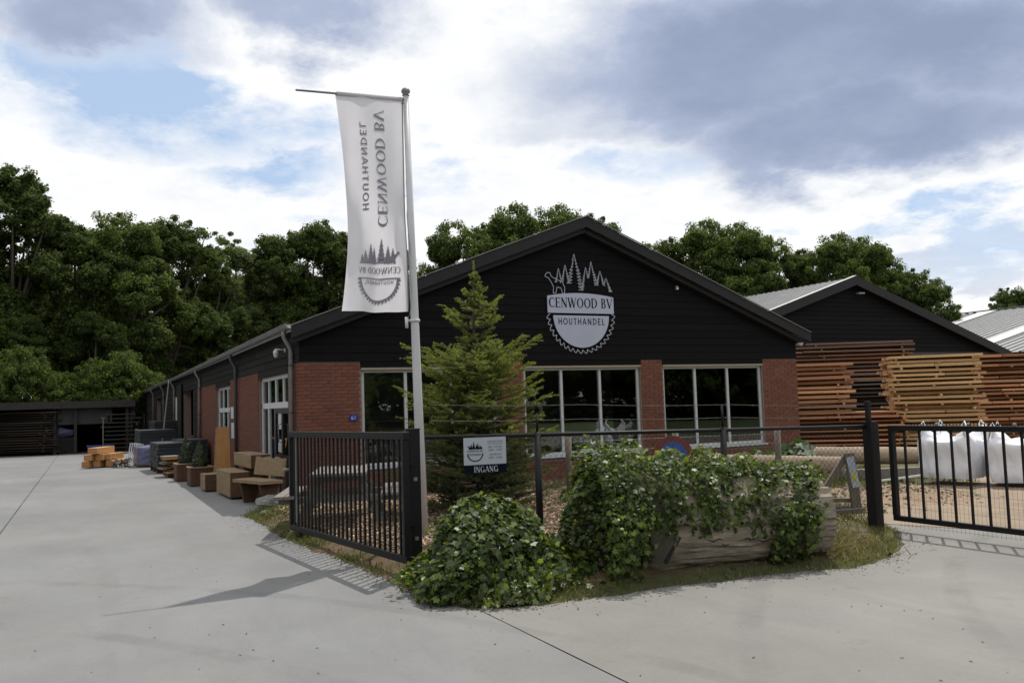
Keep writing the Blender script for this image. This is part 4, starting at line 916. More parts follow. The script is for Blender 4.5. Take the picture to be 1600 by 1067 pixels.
for (cx, cy, r0, z0, z1, par, nsp) in ((lc[0], lc[1], .40, .15, .90, i2, 150), (mc[0], mc[1], .42, .1, .66, iv, 150), (5.2, 6.85, .1, .75, .90, i2, 80), (6.0, 6.6, .1, .7, .86, i2, 60)):
    PP = []; NN = []
    for k in range(nsp):
        a = random.uniform(0, 6.283); zc = random.uniform(z0, z1); rr = r0*math.sqrt(max(.02, 1-(zc/z1)**2.5)) if r0 > .2 else random.uniform(0, .5)
        p = np.array([cx+rr*math.cos(a), cy+rr*math.sin(a)*(1 if r0 > .2 else .4), zc]); v = np.array([math.cos(a), math.sin(a), random.uniform(.2, 1.2)]); v /= np.linalg.norm(v)
        for q in range(random.randint(3, 11)): p = p+v*.028+np.array([0, 0, -.004*q]); PP.append(p+RS.normal(0, .012, 3)); NN.append(v+[0, 0, .5])
    leaves_obj('ivy_sprigs', np.array(PP), np.array(NN), .04, M_ivy, par, 'ivy', .6)['kind'] = 'stuff'

# ------------------------------------------------------------------ spruce
tp = gp(750, 797, .08)[:2]; tp = np.array([5.12, 11.6]); ZT = 3.72
sp_ = thing('young_spruce', 'young spruce tree with pale green tips in front of the shop windows', 'tree', (tp[0], tp[1], 0))
lean = lambda z: np.array([-.03*math.sin(z), .0, 0])
part('trunk', MB().tube([(0, 0, 0), (.0, 0, 1.2), (-.03, 0, 2.4), (-.02, 0, 3.2), (0, 0, ZT-.12)], [.06, .045, .025, .014, .006], 8), M_bark, sp_, True)
NP = [[], []]; brs = MB()
def needles(a, b, dens, ln, which):
    a = np.array(a); b = np.array(b); d = b-a; l = np.linalg.norm(d); n = max(3, int(l*dens)); d = d/l
    for k in range(n):
        p = a+(b-a)*random.random(); v = np.array([random.gauss(0, 1), random.gauss(0, 1), random.gauss(0, .7)]); v -= v.dot(d)*d; v /= np.linalg.norm(v)+1e-6; v = v*.85+d*.6; NP[which].append((p, v/np.linalg.norm(v)*ln*random.uniform(.7, 1.2)))
def env(z):   # crown radius with height
    return .80*np.interp(z, [.1, .4, 1.0, 1.25, 1.5, 1.75, 1.9, 2.2, 2.32, 2.45, 2.62, 2.75, 3.0, 3.15, 3.3, 3.72], [1.1, 1.3, 1.2, .95, 1.15, .85, 1.05, .98, .9, .5, .25, .52, .48, .30, .10, .03])
z = .18; az = 0
while z < ZT-.1:
    nbr = (16 if z < 1.3 else 12) if z < 2.35 else (5 if z < 3.2 else 3)
    for k in range(nbr):
        az += 2.399; e = env(z)*random.choice([random.uniform(.45, .75), random.uniform(.75, 1.05), random.uniform(1.0, 1.3)])
        rise = (.10+.34*(z/ZT))*e+.04; zz0 = z+random.uniform(-.06, .06); pts = []; bw_ = random.uniform(-.25, .25)
        for i in range(6):
            t = i/5; pts.append(np.array([math.cos(az+bw_*t)*e*t, math.sin(az+bw_*t)*e*t, zz0+rise*(t*t*1.35-.5*t)])+lean(z))
        brs.tube(pts, [.012, .010, .008, .006, .004, .002], 4, False)
        for i in range(1, 5):
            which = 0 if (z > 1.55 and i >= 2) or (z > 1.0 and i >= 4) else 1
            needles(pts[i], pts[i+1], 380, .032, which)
            for sd2 in (-1, 1):
                for q in range(3 if e > .5 else 2):
                    base = pts[i]+(pts[i+1]-pts[i])*random.random(); ax_ = az+bw_+sd2*random.uniform(.45, 1.0); l = e*random.uniform(.14, .30)*(1.3-i*.17)+.04
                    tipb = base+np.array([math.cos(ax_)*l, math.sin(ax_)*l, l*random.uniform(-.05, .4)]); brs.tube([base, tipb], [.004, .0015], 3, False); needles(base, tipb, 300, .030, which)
    z += .125 if z < 2.35 else .15
needles((0, 0, 3.2), (0, 0, ZT), 420, .032, 0)
part('branches', brs, M_bark, sp_)
for w_, nm, m_ in ((0, 'pale_needles', M_needle), (1, 'needles', M_needle2)):
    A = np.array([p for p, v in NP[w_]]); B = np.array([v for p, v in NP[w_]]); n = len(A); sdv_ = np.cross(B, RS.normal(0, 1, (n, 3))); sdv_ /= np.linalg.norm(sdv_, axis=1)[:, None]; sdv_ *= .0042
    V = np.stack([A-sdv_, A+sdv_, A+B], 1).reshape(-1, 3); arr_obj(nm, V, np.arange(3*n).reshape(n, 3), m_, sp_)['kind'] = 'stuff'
    print(nm, n)

# ------------------------------------------------------------------ broadleaf trees
def crown_mesh(name, seed, h, r, m, n_cl, per, leafs, base_frac=.25, lacy=0.):
    rs = np.random.RandomState(seed); C = []; LB_ = []; nlb = int(22+r*2)
    for k in range(nlb):
        zf = base_frac+(1-base_frac)*rs.rand()**.8; prof = math.sin(math.pi*min(1, max(.10, (zf-base_frac)/(1-base_frac)*.84+.13)))**.55
        rr = r*prof*math.sqrt(rs.uniform(.12, .8)); a = k*2.399+rs.uniform(-.5, .5); LB_.append((rr*math.cos(a), rr*math.sin(a), zf*h*.93, r*rs.uniform(.20, .40)))
    for k in range(n_cl):
        q = LB_[rs.randint(nlb)]; d = rs.normal(0, 1, 3); d /= np.linalg.norm(d); d[2] = d[2]*.8+.15; rad_ = q[3]*rs.uniform(.55, 1.12)
        C.append((q[0]+d[0]*rad_, q[1]+d[1]*rad_, max(base_frac*h*.6, q[2]+d[2]*rad_), r*rs.uniform(.05, .15)))
    C = np.array(C); idx = rs.randint(0, len(C), n_cl*per); d = rs.normal(0, 1, (len(idx), 3)); d /= np.linalg.norm(d, axis=1)[:, None]
    P = C[idx, :3]+d*(C[idx, 3]*(rs.rand(len(idx))**.45))[:, None]*np.array([1, 1, .75]); Nn = d+np.array([0, 0, .6])
    V = leaf_arrays(P, Nn, leafs, 'quad', .6); n = len(V); me_o = arr_obj(name, V.reshape(-1, 3), np.arange(n*4).reshape(n, 4), m); me = me_o.data; bpy.data.objects.remove(me_o)
    tr = MB(); tr.tube([(0, 0, 0), (.1, 0, h*.25), (-.1, .1, h*.5), (.05, 0, h*.85)], [r*.075, r*.06, r*.045, r*.012], 8)
    for q in range(9):
        c_ = C[rs.randint(len(C))]; zz0 = h*rs.uniform(.25, .5); tr.tube([(0, 0, zz0), (c_[0]*.5, c_[1]*.5, (zz0+c_[2])*.52), (c_[0], c_[1], c_[2])], [r*.035, r*.022, r*.006], 6)
    return me, tr.mesh('trunk', M_bark)
TV = [crown_mesh('crown', 1, 15, 4.4, M_leaf, 900, 130, .145, .10), crown_mesh('crown', 2, 15, 3.9, M_leaf, 760, 125, .14, .10), crown_mesh('crown', 3, 15, 4.6, M_leaf2, 950, 130, .145, .10), crown_mesh('crown', 4, 15, 3.3, M_leaf3, 520, 110, .135, .10), crown_mesh('crown', 5, 9, 6.5, M_leaf2, 600, 90, .24, .0)]
def broad(x, y, h, v, rz, label, group=None, sx=1., z=0):
    t = thing('broadleaf_tree', label, 'tree', (x, y, z), rz, group); k = h/15; t.scale = (k*sx, k*sx, k)
    link('crown', TV[v][0], t); link('trunk', TV[v][1], t); return t
# (px, top py, depth, variant, label)
row = [(-90, 225, 58, 1, 'tall pale green tree cut by the left picture edge'), (22, 262, 60, 1, 'tallest pale green tree at the far left above the shed'), (118, 350, 62, 0, 'round topped tree above the sawn stack in the shed'), (190, 334, 64, 2, 'high dark oak above the middle of the shed'),
       (262, 348, 70, 0, 'pointed oak above the shed end'), (318, 385, 74, 1, 'lower rounded tree right of the pointed oak'), (368, 362, 80, 3, 'airy light tree where sky shows through'), (430, 365, 82, 1, 'green tree above the shop gutter'), (480, 352, 84, 0, 'full crowned tree left of the banner flag'), (530, 362, 86, 1, 'tree partly behind the banner flag'), (590, 372, 88, 2, 'dark tree behind the flagpole')]
zat_ = lambda px, py, D: dp(px, py, D)[2]
for i, (px, py, D, v, lb) in enumerate(row):
    q = dp(px, py, D); broad(q[0], q[1], q[2], v, i*1.7, lb, 'trees of the wood behind the yard', .95 if v != 3 else 1.05)
back = [(-40, 400, 72), (60, 410, 74), (140, 420, 76), (230, 430, 80), (300, 440, 88), (395, 430, 95), (460, 440, 96)]
wh = ['beyond the left picture edge', 'far left above the sawn stack', 'left of the high dark oak', 'behind the high dark oak', 'below the dip left of the airy tree', 'behind the airy light tree', 'behind the full crowned tree']
for i, (px, py, D) in enumerate(back):
    q = dp(px, py, D); broad(q[0], q[1], q[2], 2, i*2.3, 'dark tree deeper in the wood, '+wh[i], 'deeper trees of the wood', 1.25)
wl = ['at the left picture edge', 'above the middle of the sawn stack', 'above the tarpaulin bundle', 'above the right end of the shed', 'between the shed end and the gutter', 'second row, above the sawn stack', 'second row, above the header panels']
for i, (px, py, D) in enumerate([(-30, 520, 52), (45, 530, 53), (120, 540, 54), (180, 525, 55), (250, 545, 78), (20, 480, 57), (150, 490, 59)]):
    q = dp(px, py, D); broad(q[0], q[1], q[2]*1.0, (4, 4, 4, 4, 4, 2, 2)[i], i*1.1, 'low leafy tree behind the shed, '+wl[i], 'low trees behind the shed', 1.0).scale.z *= (1.0, 1.35, .9, 1.25, 1.1, 1, 1)[i]
mid = [(722, 352, 54, 2, 'dark oak rising over the left roof slope beside the flagpole'), (790, 328, 56, 2, 'broad dark oak behind the gable left of the ridge'), (868, 322, 56, 2, 'dark oak just left of the gable ridge'), (915, 345, 66, 0, 'sparse crown peeking over the gable ridge')]
rightt = [(1085, 352, 66, 2, 'dark oak right of the gable with round top'), (1150, 350, 64, 2, 'tallest dark oak between the two gables'), (1215, 378, 66, 2, 'oak crown behind the grey roof'), (1290, 372, 66, 2, 'oak above the second gable peak'), (1345, 372, 68, 2, 'oak right of the second gable peak'), (1395, 408, 68, 2, 'smaller oak descending towards the far roof'), (1445, 440, 66, 2, 'lowest oak at the end of the row over the second roof'), (1585, 452, 75, 0, 'isolated light tree at the right edge above the metal roof'), (1025, 385, 70, 2, 'small oak crown beside the right roof slope')]
for i, (px, py, D, v, lb) in enumerate(mid+rightt):
    q = dp(px, py, D); broad(q[0], q[1], q[2], v, i*2.1, lb, 'oaks behind the buildings', .85 if px < 1000 else .95)
# dense wood across the road behind the viewer, seen only as reflections in the glass
fw = None
for i in range(33):
    a = -1.25+i*.1; x = 8+52*math.sin(a); y = 2-46*math.cos(a); h = 10+hsh(i, 3)*4
    if i >= 26: x, y = -24+2*hsh(i, 1), 14+(i-26)*6.5  # unseen wood added left of the yard to darken the side panes
    o = link('unseen_wood', TV[4][0], None, (x, y, -.6), i*1.3); o.scale = (h/9*.9, h/9*.9, h/9); o['kind'] = 'stuff'; o['label'] = 'dense dark unseen wood across the road and left of the yard mirrored in the shop windows'

# ------------------------------------------------------------------ far shed on the left
sh = thing('open_shed', 'low dark open fronted storage shed across the end of the yard', 'shed', (-4, 44, 0))
M_shd = mat('dark old timber', (.03, .027, .024), .9, .3, 6)
SX = lambda px: dp(px, 640, 38.6)[0]+4
part('roof', MB().bb(-14, 6.0, -.9, 8, 2.10, 2.28), M_roofedge, sh); part('fascia', MB().bb(-14, 6.0, -.95, -.905, 2.02, 2.33), M_shd, sh)
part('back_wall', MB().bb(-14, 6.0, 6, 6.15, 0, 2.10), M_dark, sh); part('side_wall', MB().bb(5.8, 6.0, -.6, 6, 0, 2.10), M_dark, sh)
for a, b_ in ((90, 117), (120, 176)): part('header_panel', MB().bb(SX(a), SX(b_), -.55, -.5, 1.30, 2.0), mat('grey header board', (.035, .036, .038), .8), sh)
for x in (-12, -8, SX(86), SX(118), SX(200)): part('post', MB().bb(x-.06, x+.06, -.75, -.6, 0, 2.02), M_shd, sh)

# ------------------------------------------------------------------ second and third buildings
Y2 = 28.; a2 = (30.85, 6.72); e2 = (40.9, 3.45); l2 = (20.8, 3.45)
B2 = thing('storage_barn', 'black gabled storage barn with light grey metal roof behind the lumber', 'barn', (a2[0], Y2, 0))
def rel(x): return x-a2[0]
w2_ = MB(); w2_.prism([(rel(l2[0]), 2.9), (rel(e2[0]), 2.9), (rel(e2[0]), e2[1]-.1), (0, a2[1]-.1), (rel(l2[0]), l2[1]-.1)], lambda p: (p[0], .2, p[1]), lambda p: (p[0], 0, p[1]))
w2_.bb(rel(l2[0]), rel(l2[0])+.2, .2, 30, 0, 3.3); w2_.bb(rel(e2[0])-.2, rel(e2[0]), .2, 30, 0, 3.3); w2_.bb(rel(l2[0]), rel(e2[0]), 9, 9.2, 0, 3.3)
part('gable_wall', w2_, M_clad, B2)
zz_ = 3.45
while zz_ < 6.4:
    hw = (e2[0]-a2[0])*(a2[1]-.15-zz_-.2)/(a2[1]-e2[1])
    if hw > .3: part('cladding_board', MB().add([(-hw, -.03, zz_), (hw, -.03, zz_), (hw, -.012, zz_+.19), (-hw, -.012, zz_+.19), (-hw, .0, zz_), (hw, .0, zz_)], [(0, 1, 2, 3), (0, 4, 5, 1)]), M_clad, B2)
    zz_ += .2
part('fascia_beam', MB().bb(rel(l2[0]), rel(e2[0]), -.06, -.035, 3.05, 3.42), mat('worn black beam', (.022, .022, .024), .6, .3, 4), B2)
for sgn, e in ((-1, l2), (1, e2)):
    xe = rel(e[0])+sgn*.35; sl = (a2[1]-e[1])/10.05; ze = e[1]-sl*.35
    n = 26 if sgn < 0 else 1; rm = MB(); L2 = 14
    if sgn < 0:      # standing ribs run down the slope
        rm.add([(0, -.3, a2[1]+.05), (xe, -.3, ze+.05), (xe, L2, ze+.05), (0, L2, a2[1]+.05)], [(0, 1, 2, 3)])
        part('roof_sheet', rm, M_metalroof, B2)
        for q in range(40):
            y = -.25+q*.36; part('roof_rib', MB().beam((0, y, a2[1]+.065), (xe, y, ze+.065), .05, .03), M_metalroof, B2)
    else: part('roof_sheet', MB().add([(0, -.3, a2[1]+.05), (xe, -.3, ze+.05), (xe, L2, ze+.05), (0, L2, a2[1]+.05)], [(0, 3, 2, 1)]), M_metalroof, B2)
    part('barge_board', MB().prism([(0, a2[1]+.10), (xe, ze+.10), (xe, ze-.30), (0, a2[1]-.30)], lambda p: (p[0], -.30, p[1]), lambda p: (p[0], -.36, p[1])), M_roofedge, B2)
    if sgn < 0: part('verge_flashing', MB().beam((0, -.27, a2[1]+.12), (xe, -.27, ze+.12), .2, .02), M_translroof, B2)
t = thing('barn_lamp', 'small pale floodlight high under the second gable peak', 'lamp', tuple(dp(1341, 459, np.dot(R.T @ (np.array([31.2, 27.8, 6.1])-EYE), [0, 0, 1])))); part('lamp_head', MB().box((0, -.12, 0), (.35, .2, .07)), M_zinc, t, bevel=.01); part('bracket', MB().box((0, .02, .03), (.06, .12, .04)), M_steel, t)
# third: big metal roof at the right edge
q = dp(1600, 480, 62); ex, ey = q[0], q[1]; rz3 = q[2]
B3 = thing('metal_roofed_hall', 'wide hall with ribbed light metal roof and pale skylight strips at the right edge', 'hall', (ex, ey, 0))
far = 60; sl3 = .24; wd = 16
part('roof_sheet', MB().add([(0, -12, rz3), (-wd, -12, rz3-wd*sl3), (-wd, far, rz3-wd*sl3), (0, far, rz3)], [(0, 1, 2, 3)]), M_metalroof, B3)
ribm = MB().beam((0, 0, .03), (-wd, 0, .03-wd*sl3), .10, .06).mesh('roof_rib', M_metalroof)
for k in range(110): link('roof_rib', ribm, B3, (0, -11.8+k*.6, rz3))
for yv in (-6., 2.5, 11., 24): part('skylight_strip', MB().beam((0, yv, rz3+.06), (-wd, yv, rz3+.06-wd*sl3), 1.3, .02), M_translroof, B3)
part('wall', MB().bb(-wd+.5, 10, -11.5, far-1, 0, rz3-wd*sl3-.1), M_clad, B3); part('ridge_cap', MB().beam((0, -12, rz3+.08), (0, far, rz3+.08), .5, .04), M_metalroof, B3)
part('roof_sheet', MB().add([(0, -12, rz3), (wd, -12, rz3-wd*sl3), (wd, far, rz3-wd*sl3), (0, far, rz3)], [(3, 2, 1, 0)]), M_metalroof, B3)

# ------------------------------------------------------------------ lumber stacks
def lumber(label, corner, ang, length, width, z0, ztop, pitch, m, bw=.24, th=.045, seed=0, jl=.25, tilt=.0, group='stacks of sawn lumber'):
    rr = random.Random(seed); u = -rgt*math.cos(ang)+fwd*math.sin(ang); rzz = math.atan2(u[1], u[0])
    t = thing('lumber_stack', label, 'lumber stack', (corner[0], corner[1], 0), rzz, group); n = int((ztop-z0)/pitch); nbw = max(2, int(width/bw))
    bmesh_ = [MB().box((0, 0, 0), (1, 1, 1)).mesh('board', m)]; stk = MB().box((0, 0, 0), (.05, width*.98, pitch-th)).mesh('spacer', m)
    for i in range(n):
        zc = z0+i*pitch; f = i/n; shift = .12*math.sin(i*.9+seed)*jl
        lay = rr.gauss(0, .006); thk = th*rr.choice([.8, 1, 1, 1.15]); rowsh = rr.uniform(-.10, .10)
        for j in range(nbw):
            if nbw > 3 and 1 < j < nbw-1 and i < n-2: continue
            if j == 0 and rr.random() < .07: continue
            l = length*rr.uniform(1-jl*.5, 1); xo = rr.uniform(0, 1)*jl*.5+shift+rowsh*(1.6 if j else 1); segs = [(xo, l)]
            if j == 0 and rr.random() < .35: cut = l*rr.uniform(.3, .7); segs = [(xo, cut), (xo+cut+.015, l-cut)]
            for (xa, la) in segs:
                o = link('board', bmesh_[0], t, (xa+la/2, -(j+.5)*bw+rr.uniform(-.05, .05), zc+thk/2+lay)); o.scale = (la, bw*rr.uniform(.75, .98), thk); o.rotation_euler = (0, rr.gauss(0, .0035), rr.gauss(0, .012))
        for q in ((.07, .9) if rr.random() < .6 else (.07, .5, .9)) if i < n-1 else (): link('spacer', stk, t, (length*q+rr.uniform(-.16, .16)+shift, -width/2, zc+th+(pitch-th)/2))
    part('core', MB().bb(.15, length*.92, -width+.4, -.36, z0, ztop-pitch*1.2), m, t)
    return t
def cpt(px, D): return dp(px, 650, D)[:2]
lumber('tall reddish lumber stack just right of the shop corner', cpt(1336, 22.5), .16, 4.0, 1.3, .25, 2.52, .124, M_lum, th=.07, seed=1, jl=.16)
lumber('lumber stack with reddish top behind the others under the barn beam', cpt(1440, 29), .04, 6.5, 1.6, .3, 3.42, .135, M_lumX, th=.065, seed=2, jl=.12)
lumber('pale yellow lumber stack behind the white bulk bags', cpt(1541, 22.), .24, 2.25, 1.6, .1, 2.66, .118, M_lumR, th=.066, seed=3, jl=.08)
lumber('lumber stack cut by the right picture edge', cpt(1650, 24.5), .2, 2.3, 1.4, .1, 2.72, .12, M_lum, th=.068, seed=4, jl=.12)
lumber('low dark grey lumber stack between the reddish and the yellow stack', cpt(1425, 26.5), .10, 3.6, 1.3, .15, 2.15, .12, M_lumD, seed=5, jl=.25)
lumber('low brown lumber pile behind the gate post', cpt(1420, 22.0), .18, 3.2, 1.0, .05, 1.25, .115, M_lum, seed=6, jl=.4)
lumber('dark weathered lumber stack filling the left of the far shed', (dp(84, 640, 38)[0], 43.0), .0, 6.5, 1.2, .1, 1.98, .11, mat('black brown boards', (.03, .024, .018), .85, .4, 4, .2, 60, rnd=.5, hue=(.055, .04, .03)), seed=8, jl=.12, group='stacks in the shed')

# ------------------------------------------------------------------ bulk bags
def bag_mesh():
    mb = MB(); n = 14; hgt = .88
    def pt(a, b_, f):
        w = .385*(1+.10*math.sin(f*math.pi))*(1 if f < .8 else 1-.06*(f-.8)/.2); k = (abs(a)**2.2+abs(b_)**2.2)
        kk = 1+.10*(1-max(abs(a), abs(b_))*min(abs(a), abs(b_))); wr = .018*math.sin(a*9+f*11)+.014*math.sin(b_*13-f*7)
        return np.array([a*w*kk, b_*w*kk, 0])+np.array([wr, -wr, 0])
    ring_ = [(-1+2*i/n, -1) for i in range(n)]+[(1, -1+2*i/n) for i in range(n)]+[(1-2*i/n, 1) for i in range(n)]+[(-1, 1-2*i/n) for i in range(n)]
    L_ = len(ring_); nz = 16
    for j in range(nz+1):
        f = j/nz
        for (a, b_) in ring_:
            p = pt(a, b_, f); cor = (abs(a)*abs(b_))**2.2; z = hgt*f; 
            if f > .7: z -= (1-cor)*(.24+.05*math.sin(a*4+b_*6))*(f-.7)/.3
            mb.v.append((p[0], p[1], z))
    mb.f = [(j*L_+i, j*L_+(i+1) % L_, (j+1)*L_+(i+1) % L_, (j+1)*L_+i) for j in range(nz) for i in range(L_)]
    o = len(mb.v); mb.v.append((0, 0, hgt*.62)); mb.f += [(nz*L_+i, nz*L_+(i+1) % L_, o) for i in range(L_)]
    return mb
def bag(px, D, zb_, rz, label):
    q = dp(px, 700, D); t = thing('bulk_bag', label, 'bag', (q[0], q[1], zb_), rz, 'white bulk bags by the lumber'); part('sack', bag_mesh(), M_bag, t, True)
    for a, b_ in ((-1, -1), (1, -1), (1, 1), (-1, 1)): part('lifting_loop', MB().tube([(a*.38, b_*.42, .62), (a*.39, b_*.40, .86), (a*.32, b_*.34, .96), (a*.36, b_*.30, .88), (a*.40, b_*.36, .70)], .012, 5), M_bag, t, True)
bag(1490, 14.9, .12, .25, 'white bulk bag with peaked corners left of its twin'); bag(1594, 14.3, .08, .5, 'white bulk bag cut by the right picture edge')

# ------------------------------------------------------------------ logs and timbers behind the fence
def round_log(label, a, b_, r, seed):
    a = np.array(a, float); b_ = np.array(b_, float); d = b_-a; L_ = np.linalg.norm(d); u = d/L_; s_ = np.cross(u, [0, 0, 1]); s_ /= np.linalg.norm(s_); w = np.cross(s_, u); mb = MB(); n = 18; m_ = 20
    for i in range(n+1):
        for j in range(m_):
            an = 2*math.pi*j/m_; rr = r*(1-.1*i/n)*(1+.04*math.sin(an*3+seed)+.05*(hsh(i+seed, j)-.5)); mb.v.append(tuple(d*i/n+(w*math.cos(an)+s_*math.sin(an))*rr))
    mb.f = [(i*m_+j, i*m_+(j+1) % m_, (i+1)*m_+(j+1) % m_, (i+1)*m_+j) for i in range(n) for j in range(m_)]
    t = thing('felled_log', label, 'log', tuple(a), 0, 'peeled logs behind the fence'); part('bark_surface', mb, M_log2, t, True)
    part('cut_end', MB().add([mb.v[j] for j in range(m_)], [tuple(range(m_))]), M_logcap, t); part('cut_end', MB().add(mb.v[n*m_:], [tuple(range(m_))]), M_logcap, t)
def G3(px, py, z, r=0): p = gp(px, py, z); return (p[0], p[1], z)
round_log('pale peeled log lying behind the plank stand at left', dp(1085, 723, 15.6), dp(1318, 727, 14.2), .155, 1)
round_log('longer peeled log reaching from the leafy plants to the white bags', dp(1262, 712, 16.6), dp(1447, 712, 15.8), .17, 2)
t = thing('squared_beam', 'long grey squared beam lying on the grass behind the gate post', 'beam', (0, 0, 0))
a = dp(1300, 742, 15.2); b_ = dp(1440, 737, 14.6); t.location = tuple(a); part('timber', MB().beam((0, 0, 0), b_-a, .2, .17), M_table, t, bevel=.01); part('rust_strap', MB().beam((b_-a)*.2, (b_-a)*.23, .206, .176), M_zinc, t)
t = thing('aluminium_profile', 'thin pale metal profile lying against the grey beam', 'profile', tuple(dp(1375, 751, 14.3))); a = dp(1375, 751, 14.3); part('profile', MB().beam((0, 0, 0), dp(1443, 742, 14.2)-a, .04, .03), M_white, t); part('end_cap', MB().box((0, 0, 0), (.05, .05, .035)), M_zinc, t)
# A-frame plank stand
af = dp(1320, 760, 11.0); t = thing('plank_stand', 'weathered grey A frame of planks with a peeling sticker by the end post', 'stand', (af[0], af[1], 0), math.atan2(rgt[1], rgt[0]))
k = 11./F
def al(px, py): return np.array([(px-1320)*k, 0, 1.6+(635.5-.0305*(px-800)-py)*k])
for nm, p0, p1, y, w, th in (('leg', (1330, 712), (1337, 806), 0, .12, .05), ('leg', (1327, 716), (1285, 776), .04, .07, .06), ('crossbar', (1288, 786), (1333, 786), .05, .05, .05), ('foot', (1284, 800), (1342, 800), .03, .09, .09)):
    a, b_ = al(*p0), al(*p1); a[1] = b_[1] = y; part(nm, MB().beam(a, b_, th, w, (1, 0, 0) if abs(p0[0]-p1[0]) < 20 else (0, 0, 1)), M_postw, t, bevel=.004)
st = MB(); a, b_ = al(1329, 718), al(1337, 765); st.beam(a+[0, -.03, 0], b_+[0, -.03, 0], .003, .095, (1, 0, 0)); part('sticker', st, mat('faded sticker', (.38, .42, .5), .6, .25, 12), t)
a, b_ = al(1333, 742), al(1335, 756); part('yellow_mark', MB().beam(a+[0, -.034, 0], b_+[0, -.034, 0], .003, .05, (1, 0, 0)), mat('yellow mark', (.5, .45, .06), .6, .2, 9), t)
# low wire fence with wooden posts
wf = thing('wire_fence', 'low wire fence with grey wooden posts in front of the shop windows', 'fence', (0, 0, 0)); 
pa, pb2 = dp(888, 690, 13.2), dp(1215, 690, 13.9); wf.location = (pa[0], pa[1], 0); wd_ = pb2-pa; wd_[2] = 0
for f in (0, .5, 1.0): part('post', MB().tube([wd_*f, wd_*f+[0, 0, 1.07]], .05, 8), M_postw, wf, True)
for zc in (.35, .6, .85, 1.0): part('wire', MB().tube([wd_*0+[0, -.05, zc], wd_*1.0+[0, -.05, zc]], .0025, 4), M_zinc, wf)
wm = MB()
for i in range(24): s = .80+i*.0083; wm.tube([wd_*s+[0, -.05, .3], wd_*s+[0, -.05, 1.02]], .002, 3, False)
part('wire_panel', wm, M_zinc, wf)['kind'] = 'stuff'
# rhubarb-like plants
def leafy(label, px, D, n, r, hh, seed, size=.16):
    q = dp(px, 705, D); t = thing('leafy_plant', label, 'plant', (q[0], q[1], 0), 0, 'leafy plants under the east window'); rr = random.Random(seed); st = MB(); P = []; Nn = []
    for i in range(n):
        a = rr.uniform(0, 6.28); rad_ = r*math.sqrt(rr.random()); p = np.array([rad_*math.cos(a), rad_*math.sin(a), hh*rr.uniform(.45, 1)*(1-.4*rad_/r)]); P.append(p+q*[1, 1, 0]); Nn.append([math.cos(a)*.6, math.sin(a)*.6, 1]); st.tube([(p[0]*.3, p[1]*.3, 0), p], .006, 4, False)
    part('stems', st, M_grass, t); o = leaves_obj('foliage', np.array(P), np.array(Nn), size, mat('big plant leaves', (.04, .085, .02), .5, .2, 8, 0, 1, rnd=.4, island=True, trans=.25), t, 'ivy', .4)
leafy('big leaved bright plant beside the lumber stack', 1245, 16.8, 230, .55, .80, 3, .2); leafy('darker leafy plant beneath the east window', 1178, 15.6, 260, .7, .68, 4, .16); leafy('leafy plant left of the grey fence post', 1130, 15.2, 160, .5, .60, 5, .14); leafy('low shrub behind the traffic sign', 930, 13.0, 120, .6, .5, 6, .09)
# broken stake
t = thing('broken_stake', 'short splintered stake rising behind the ivy covered log', 'stake', tuple(dp(1155, 728, 10.5)*[1, 1, 0])); part('stake', MB().tube([(0, 0, 0), (0, 0, .62), (-.04, 0, .82)], [.03, .028, .008], 6), M_lumR, t); part('splinter', MB().tube([(.01, 0, .6), (.03, 0, .74)], [.015, .003], 4), M_lumR, t)

# ------------------------------------------------------------------ picnic table
pc = dp(534, 745, 11.9); pt_ = thing('picnic_table', 'grey wooden picnic table with benches behind the bars of the left gate', 'picnic table', (pc[0], pc[1], .06), math.atan2(fwd[1], fwd[0])+.12)
for j in range(5): part('tabletop_plank', MB().bb(-.75, .75, -.36+j*.146, -.36+j*.146+.135, .68, .72), M_table, pt_, bevel=.004)
for s in (-1, 1):
    for j in range(2): part('bench_plank', MB().bb(-.75, .75, s*.68-.13+j*.135, s*.68-.13+j*.135+.125, .41, .45), M_table, pt_, bevel=.004)
for x in (-.5, .5):
    part('bench_support', MB().bb(x-.025, x+.025, -.78, .78, .33, .41), M_table, pt_); part('table_support', MB().bb(x-.025, x+.025, -.36, .36, .60, .68), M_table, pt_)
    for s in (-1, 1): part('leg', MB().beam((x+.05, s*.25, .66), (x+.05, s*.56, 0), .045, .09), M_table, pt_)
# rocks by the corner
def rock(label, loc, r, seed):
    rr = random.Random(seed); mb = MB(); n = 10; m_ = 14
    for i in range(n+1):
        ph = math.pi*i/n
        for j in range(m_): a = 2*math.pi*j/m_; k2 = 1+.25*math.sin(a*2+seed)*math.sin(ph)+.12*math.sin(a*5+ph*4+seed)+.08*rr.random(); mb.v.append((r*math.sin(ph)*math.cos(a)*k2*1.3, r*math.sin(ph)*math.sin(a)*k2, r*math.cos(ph)*.65*k2+r*.35))
    mb.f = [(i*m_+j, (i+1)*m_+j, (i+1)*m_+(j+1) % m_, i*m_+(j+1) % m_) for i in range(n) for j in range(m_)]
    return tag(link('rock', mb.mesh('rock', M_stone), None, loc), label, 'rock', 'rocks at the shop corner')
g_ = gp(424, 793); rock('larger grey rock beside the bench and gate', (g_[0]+.05, g_[1]+.1, 0), .19, 1); g_ = gp(408, 806); rock('flat grey stone in the grass before the larger rock', (g_[0]+.1, g_[1], 0), .08, 2); g_ = gp(445, 800); rock('small stone under the far end of the gate', (g_[0], g_[1], 0), .09, 4)

# ------------------------------------------------------------------ goods along the side wall
def G(px, py): p = gp(px, py); return (p[0], p[1], 0)
